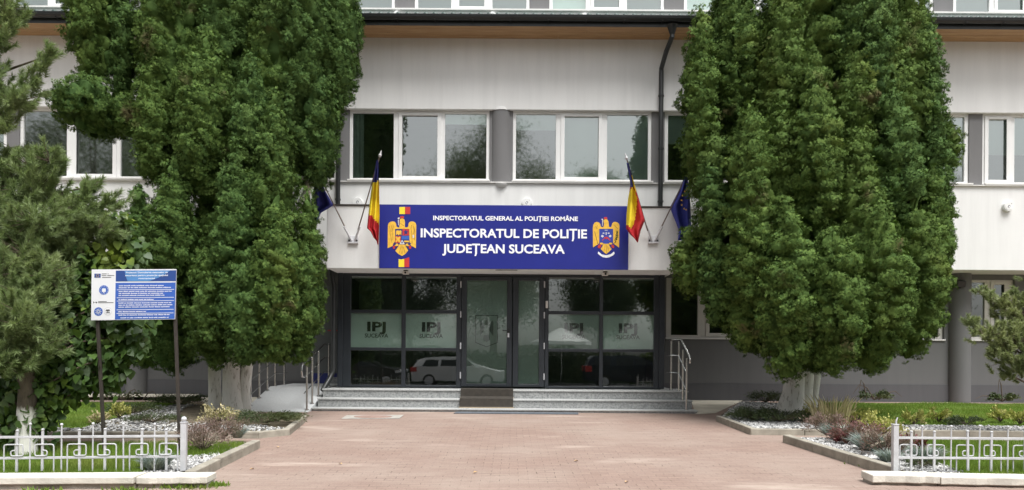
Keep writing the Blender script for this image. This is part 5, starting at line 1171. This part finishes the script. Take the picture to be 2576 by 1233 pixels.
# ---------------- grass, pebbles, leaves
def inside_np(X_, Y_, poly):
    c = np.zeros(len(X_), bool); j = len(poly) - 1
    for i in range(len(poly)):
        xi, yi, xj, yj = poly[i].x, poly[i].y, poly[j].x, poly[j].y
        c ^= ((yi > Y_) != (yj > Y_)) & (X_ < (xj - xi) * (Y_ - yi) / (yj - yi + 1e-12) + xi); j = i
    return c
def scatter(poly, dens, skip=()):
    xs_ = [p.x for p in poly]; ys_ = [p.y for p in poly]; A_ = (max(xs_) - min(xs_)) * (max(ys_) - min(ys_)); n = int(A_ * dens)
    X_ = RNG.uniform(min(xs_), max(xs_), n); Y_ = RNG.uniform(min(ys_), max(ys_), n); k = inside_np(X_, Y_, poly)
    for s_ in skip: k &= ~inside_np(X_, Y_, s_)
    for a_, b_, w_ in KERB_SEGS:
        dx, dy = b_.x - a_.x, b_.y - a_.y; t_ = np.clip(((X_ - a_.x) * dx + (Y_ - a_.y) * dy) / (dx * dx + dy * dy), 0, 1); k &= np.hypot(X_ - a_.x - t_ * dx, Y_ - a_.y - t_ * dy) > w_ + .025
    k &= sum(inside_np(X_, Y_, p_) for p_ in BPTS.values()) > 0
    return X_[k], Y_[k]
GZ = np.vectorize(gz)
def lawn(name, pxs, dens, h, skip=(), w=.0035):
    poly = [G(px, py, BED_H) for px, py in pxs]
    X_, Y_ = scatter(poly, dens, [[G(*q, BED_H) for q in s_] for s_ in skip]); n = len(X_); Z_ = GZ(Y_) + BED_H - .03
    B = np.stack([X_, Y_, Z_], 1); D = unit(np.stack([RNG.normal(size=n) * .35, RNG.normal(size=n) * .35, np.ones(n)], 1)); L = h * RNG.uniform(.55, 1.3, n) * (1 + .35 * np.sin(X_ * 2.3) * np.sin(Y_ * 3.1))
    u, v, q = frames(D); V = np.stack([B - v * w, B + v * w, B + D * L[:, None]], 1).reshape(-1, 3); F = np.arange(3 * n).reshape(-1, 3)
    o = link_mesh(name, fast_mesh(name, V, F, M['grass']), None, cen(poly)); tag(o, kind='stuff')
    bed_surface('turf', poly, M['turf'], BED_H - .018)
    return o
lf = [(-260, 1115), (640, 1112), (590, 1140), (420, 1150), (345, 1195), (-260, 1202)]
lr = [(2600, 1106), (2290, 1108), (2335, 1150), (2420, 1190), (2700, 1198), (2760, 1106)]
tag(lawn('lawn', lf, 5200, .085), 'tufty green grass behind the fence under the signboard', 'grass')
tag(lawn('lawn', [(2240, 1108), (2800, 1110), (2800, 1199), (2430, 1193), (2330, 1150)], 5200, .085), 'bright tufty grass behind the fence by the red shrubs', 'grass')
tag(lawn('lawn', [(-200, 1074), (205, 1074), (320, 1040), (470, 1012), (-200, 1008)], 3000, .06), 'mown grass strip between the linden trunk and the grey wall', 'grass')
tag(lawn('lawn', [(2060, 1012), (2075, 1050), (2130, 1066), (2760, 1072), (2760, 1016)], 3000, .06), 'mown lawn in front of the grey wall behind the reeds', 'grass')
# pebbles
def ico():
    bm = bmesh.new(); bmesh.ops.create_icosphere(bm, subdivisions=1, radius=1); v = np.array([x.co[:] for x in bm.verts]); f = np.array([[q.index for q in x.verts] for x in bm.faces]); bm.free(); return v, f
IV, IF = ico()
def pebbles(label, pxs, dens, size=.022, skip=()):
    poly = [G(px, py, BED_H) for px, py in pxs]; X_, Y_ = scatter(poly, dens, skip); n = len(X_)
    s_ = size * RNG.uniform(.55, 1.35, (n, 1, 1)) * RNG.uniform(.6, 1.2, (n, 1, 3)) * np.array([1, 1, .7]); a = RNG.random(n) * 6.28
    T = IV[None] * s_ * RNG.uniform(.8, 1.15, (n, len(IV), 1)); c_, q_ = np.cos(a)[:, None], np.sin(a)[:, None]
    P = np.stack([T[:, :, 0] * c_ - T[:, :, 1] * q_, T[:, :, 0] * q_ + T[:, :, 1] * c_, T[:, :, 2]], 2) + np.stack([X_, Y_, GZ(Y_) + BED_H - .028 + RNG.uniform(0, .022, n)], 1)[:, None, :]
    F = (IF[None] + (np.arange(n) * len(IV))[:, None, None]).reshape(-1, 3)
    o = link_mesh('pebbles', fast_mesh('pebbles', P.reshape(-1, 3), F, M['pebble']), None, cen(poly)); return tag(o, label, 'pebbles', None, 'stuff')
pebbles('white pebbles between the heather and the diagonal kerb', [(648, 1110), (500, 1180), (492, 1193), (340, 1196), (420, 1150), (520, 1140), (590, 1125), (640, 1109)], 1300)
pebbles('white pebbles along the diagonal kerb with the red shrubs', [(1985, 1097), (2240, 1175), (2248, 1190), (2440, 1193), (2330, 1150), (2240, 1120), (2150, 1100), (2060, 1094)], 1300)
pebbles('white pebble strip at the kerb before the far lawn behind the reeds', [(1888, 1075), (2800, 1085), (2800, 1073), (2130, 1066), (2000, 1058), (1860, 1062)], 1200, .022)
pebbles('white pebbles round the thick whitewashed trunk', [(1815, 1048), (1880, 1074), (2010, 1074), (2060, 1050), (2050, 1020), (1880, 1008), (1850, 1012)], 650, .024)
pebbles('pale pebble strip and drift behind the signboard posts', [(-150, 1083), (640, 1084), (725, 1076), (640, 1066), (420, 1060), (470, 1020), (500, 1015), (400, 1018), (320, 1042), (205, 1075), (-150, 1075)], 480, .022)
def scatter_weeds(label, spots, n, h):
    P = []
    for px, py, r in spots:
        g = G(px, py); k = n; P.append(np.stack([g.x + RNG.normal(size=k) * r, g.y + RNG.normal(size=k) * r * .35, np.zeros(k)], 1))
    B = np.concatenate(P); B[:, 2] = GZ(B[:, 1]) - .005; D = unit(np.stack([RNG.normal(size=len(B)) * .6, RNG.normal(size=len(B)) * .6, np.ones(len(B))], 1))
    V, F = stamp(B, D, h * RNG.uniform(.4, 1.2, len(B)), NEED[0], NEED[1]); o = link_mesh('weeds', fast_mesh('weeds', V, F, M['grass']), None, cen([Vector(b) for b in B[:4]])); return tag(o, label, 'weeds', None, 'stuff')
scatter_weeds('weeds growing at the foot of the low walls and kerbs', [(520, 1222, .10), (500, 1225, .10), (545, 1222, .06), (470, 1228, .12), (330, 1238, .1), (100, 1240, .12), (2180, 1168, .10), (2205, 1174, .08), (2140, 1152, .05), (2330, 1203, .06), (2480, 1207, .06), (2555, 1206, .08), (2120, 1144, .04)], 130, .07)
lv = fast_mesh('fallen_leaf', np.array([(0, 0, .004), (.03, -.022, .016), (.07, 0, .008), (.03, .022, .02)]), np.array([(0, 1, 2, 3)]), M['dryleaf'])
for i, (px, py) in enumerate(((853, 1167), (1190, 1190), (1455, 1160), (2102, 1112), (700, 1126), (330, 1096), (150, 1092), (760, 1062), (640, 1180), (1580, 1212))):
    o = bpy.data.objects.new('fallen_leaf', lv); COL.objects.link(o); o.location = G(px, py, .006); o.rotation_euler = (0, 0, random.uniform(0, 6.28)); tag(o, 'dry tan leaf fallen on the pink paving', 'leaf', 'fallen leaves on the paving')
# bare stick lying on the shrubs of the pebble bed
a, b = G(2192, 1122, BED_H + .10), G(2236, 1108, BED_H + .14); tag(MB().tube([a, a.lerp(b, .5) + Vector((0, 0, .01)), b], [.016, .014, .008], 8).build('stick', mk('pale_wood', (.62, .55, .43), .8, .15, 9), None, origin=a), 'pale barked stick lying across the shrubs of the pebble bed', 'stick')

# ------------------------------------------------------------------ what the panes mirror: the street behind the camera
def car(label, x, y, zg, L, Wd, H, body, kind, flip):
    root = thing('parked_car', label, 'car', (x, y, zg)); s = -1 if flip else 1
    paint = body
    if kind == 'hatch': lower = [(-.5, .22), (-.5, .50), (-.485, .66), (-.47, .70), (.30, .64), (.44, .55), (.49, .46), (.5, .30), (.49, .20)]; roof = [(-.475, .69), (-.43, .90), (-.36, .985), (-.10, 1.0), (.06, .965), (.29, .64)]
    else: lower = [(-.5, .22), (-.5, .50), (-.49, .66), (-.48, .69), (.24, .66), (.44, .58), (.495, .50), (.5, .30), (.49, .20)]; roof = [(-.485, .68), (-.455, .90), (-.42, .975), (-.10, 1.0), (.05, .965), (.24, .65)]
    def loft(prof_, w0, w1, zsplit=None):
        mb = MB(); rings = []
        for k, yy in enumerate((-w0, -w0 * .96, w0 * .96, w0)):
            inset = .97 if k in (0, 3) else 1.0
            rings.append([(x + s * p * L * inset, y + yy * (w1(q) if w1 else 1), zg + H * q) for p, q in prof_])
        for r0, r1 in zip(rings[:-1], rings[1:]):
            n = len(r0)
            for i in range(n): mb.quad([r0[i], r0[(i + 1) % n], r1[(i + 1) % n], r1[i]])
        mb.quad(rings[0]); mb.quad(rings[-1]); return mb
    loft(lower, Wd / 2, None).build('body', paint, root, bevel=.02, smooth=True)
    tp_ = lambda q: 1 - .20 * max(0, (q - .66)) / .34
    loft(roof, Wd / 2 * .97, tp_).build('roof', paint, root, bevel=.02, smooth=True)
    gm = M['car_glass']
    for side in (-1, 1):
        xs_ = (-.40, -.19, .02) if kind == 'hatch' else (-.44, -.20, .0)
        for i, a_ in enumerate(xs_):
            b_ = a_ + (.19 if i < 2 else .17); z0, z1 = .70, (.92 if i < 2 else .90); sl = .0 if i < 2 else -.10; sl0 = .045 if i == 0 else 0
            pts = [(a_ + .01, z0), (b_, z0), (b_ + sl, z1), (a_ + .01 + sl0, z1)]
            MB().prism([(x + s * p * L, y + side * (Wd / 2 * .97 * tp_(q) + .004), zg + H * q) for p, q in pts], (0, side * .006, 0)).build('window', gm, root)
    for p0, q0, p1, q1 in ((.255, .68, .085, .94), (-.472, .72, -.44, .90)):
        wv = [(x + s * p * L, y + sd * Wd / 2 * .84, zg + H * q) for p, q in ((p0, q0), (p1, q1)) for sd in (-1, 1)]; wv = [wv[0], wv[1], wv[3], wv[2]]
        MB().prism(wv, (s * .012 * (1 if p0 > 0 else -1), 0, .012)).build('windscreen', gm, root)
    for px_ in (-.31, .31):
        for side in (-1, 1):
            c_ = Vector((x + s * px_ * L, y + side * (Wd / 2 - .10), zg + .32))
            w_ = MB().lathe(c_ - Vector((0, side * .11, 0)), (0, side, 0), [(0, .30), (.02, .32), (.20, .32), (.225, .30)], 24).build('wheel', M['rubber'], root, smooth=True)
            rm = MB().lathe(c_ + Vector((0, side * .118, 0)), (0, side, 0), [(0, .21), (.012, .20), (.014, .03)], 20)
            for k in range(6): a_ = k * math.pi / 3; rm.obox(c_ + Vector((math.cos(a_) * .11, side * .135, math.sin(a_) * .11)), (math.cos(a_) * .09, 0, math.sin(a_) * .09), (0, .006, 0), (-math.sin(a_) * .022, 0, math.cos(a_) * .022))
            rm.build('rim', M['silver'], w_)
    for side in (-1, 1):
        MB().box(*sorted((x + s * .40 * L, x + s * .492 * L)), *sorted((y + side * Wd * .36, y + side * Wd * .503)), zg + H * .46, zg + H * .54).build('headlight', M['white'], root, bevel=.01)
        MB().box(*sorted((x - s * .44 * L, x - s * .505 * L)), *sorted((y + side * Wd * .36, y + side * Wd * .503)), zg + H * .50, zg + H * .66).build('tail_light', M['red'], root, bevel=.01)
        MB().box(*sorted((x + s * .14 * L, x + s * .18 * L)), *sorted((y + side * Wd * .5, y + side * Wd * .60)), zg + H * .64, zg + H * .72).build('mirror', paint, root, bevel=.01)
    return root
M['car_glass'] = mk('car_glass', (.012, .014, .015), .06, .05, 2)
Yc = -2.4; kd = (2 * YV - Yc) / FPX
zg = gz(Yc)
def paint(n, c): return mk(n, c, .22, .03, 2)
car('white hatchback parked in the street, mirrored in the porch panes', (1155 - 1288) * kd, Yc, zg, 4.5, 1.78, 1.47, paint('white_paint', (.72, .73, .74)), 'hatch', False)
car('dark grey estate car parked in the street, mirrored beside the white hatchback', (905 - 1288) * kd, Yc + .1, zg, 4.7, 1.8, 1.5, paint('grey_paint', (.05, .052, .055)), 'estate', False)
car('dark blue estate car parked in the street, mirrored in the panes near the handrail', (1590 - 1288) * kd, Yc, zg, 4.7, 1.85, 1.62, paint('navy_paint', (.012, .016, .03)), 'estate', False)
# white parasol of a stall across the street
px_ = (1412 - 1288) * (2 * YV + 7) / FPX; pz = gz(-7)
pa = thing('parasol', 'white parasol across the street, mirrored in the porch pane', 'parasol', (px_, -7, pz))
MB().tube([(px_, -7, pz), (px_, -7, 2.6)], .025, 8).build('pole', M['steel'], pa)
MB().lathe((px_, -7, 1.78), (0, 0, 1), [(0, 1.75), (.18, 1.70), (.22, 1.6), (.75, .5), (.9, .02)], 8).build('canopy', M['upvc'], pa)
# street trees
def street_tree(label, x, y, h, r, cone=False):
    z0 = gz(y); root = thing('street_tree', label, 'tree', (x, y, z0)); tb = MB(); tb.tube([(x, y, z0), (x, y, z0 + h * .4), (x + .1, y, z0 + h * .9)], [.28, .2, .04], 10); pos, ax = [], []
    nb = 58
    for k in range(nb):
        t = random.random()
        if cone: rr = r * (1 - t) ** .8; zz = z0 + h * (.1 + .9 * t); q = .35 + .9 * (1 - t)
        else: rr = r * math.sqrt(max(0, 1 - (2 * t - 1) ** 2)); zz = z0 + h * (.25 + .72 * t); q = r * .36
        a = random.uniform(0, 6.28); c_ = np.array([x + rr * .75 * math.cos(a), y + rr * .75 * math.sin(a), zz]); m = 1500
        pos.append(c_ + RNG.normal(size=(m, 3)) * q * .5); ax.append(unit(RNG.normal(size=(m, 3)) + np.array([0, 0, -.3])))
        tb.tube([(x, y, z0 + h * (.2 + .5 * t)), tuple(c_)], [.05, .015], 5)
    tb.build('trunk', M['bark'], root); P = np.concatenate(pos); V, F = stamp(P, np.concatenate(ax), .13 * RNG.uniform(.6, 1.3, len(P)), LEAF4[0], LEAF4[1]); link_mesh('crown', fast_mesh('crown', V, F, M['street_leaf']), root)
for i, (x, y, h, r, cn, l) in enumerate(((-10.6, -13, 21, 3.0, True, 'dark cone-shaped conifer across the street, mirrored in the pane by the red and yellow flag'), (-1.2, -14, 17.5, 4.4, False, 'round street tree across the street, mirrored on both sides of the round pillar'), (5.8, -14, 14.2, 2.8, False, 'lower street tree across the street, mirrored low in the window with blinds'), (-29, -14, 19, 5.5, False, 'wide street tree across the street, mirrored in the windows behind the pine'), (17, -14, 16, 4.5, False, 'street tree across the street, mirrored in the windows beyond the big thuja'), (28, -16, 14, 5, False, 'far street tree across the street, mirrored at the edge of the facade'), (-6.8, -15, 13.8, 2.6, False, 'slim street tree across the street between the mirrored conifer and round tree'))):
    street_tree(l, x, y, h, r, cn)
# hedge across the street that closes the view behind the parked cars
nh = 42000; hx = RNG.uniform(-42, 42, nh); hy = -11 + RNG.uniform(-.6, .6, nh); hz = gz(-11) + RNG.random(nh) ** .7 * (2.1 + .25 * np.sin(hx * .7) + .15 * np.sin(hx * 2.3))
hy = np.where(RNG.random(nh) < .6, -10.45 + RNG.normal(scale=.10, size=nh), hy)
hr = thing('hedge', 'long dark hedge across the street, mirrored behind the parked cars', 'hedge', (0, -11, gz(-11)))
V, F = stamp(np.stack([hx, hy, hz], 1), unit(RNG.normal(size=(nh, 3))), .20 * RNG.uniform(.6, 1.3, nh), LEAF4[0], LEAF4[1]); link_mesh('foliage', fast_mesh('foliage', V, F, M['street_leaf']), hr)
hc_ = MB().box(-41.5, 41.5, -11.42, -10.58, gz(-11) + .05, gz(-11) + 1.75).build('inner_foliage', M['street_leaf'], hr)
hm = MB()
for k in range(40): hm.tube([(-41 + k * 2.1, -11, gz(-11)), (-41 + k * 2.1 + .1, -11, gz(-11) + 1.7)], [.05, .02], 6)
hm.build('stem', M['bark'], hr)
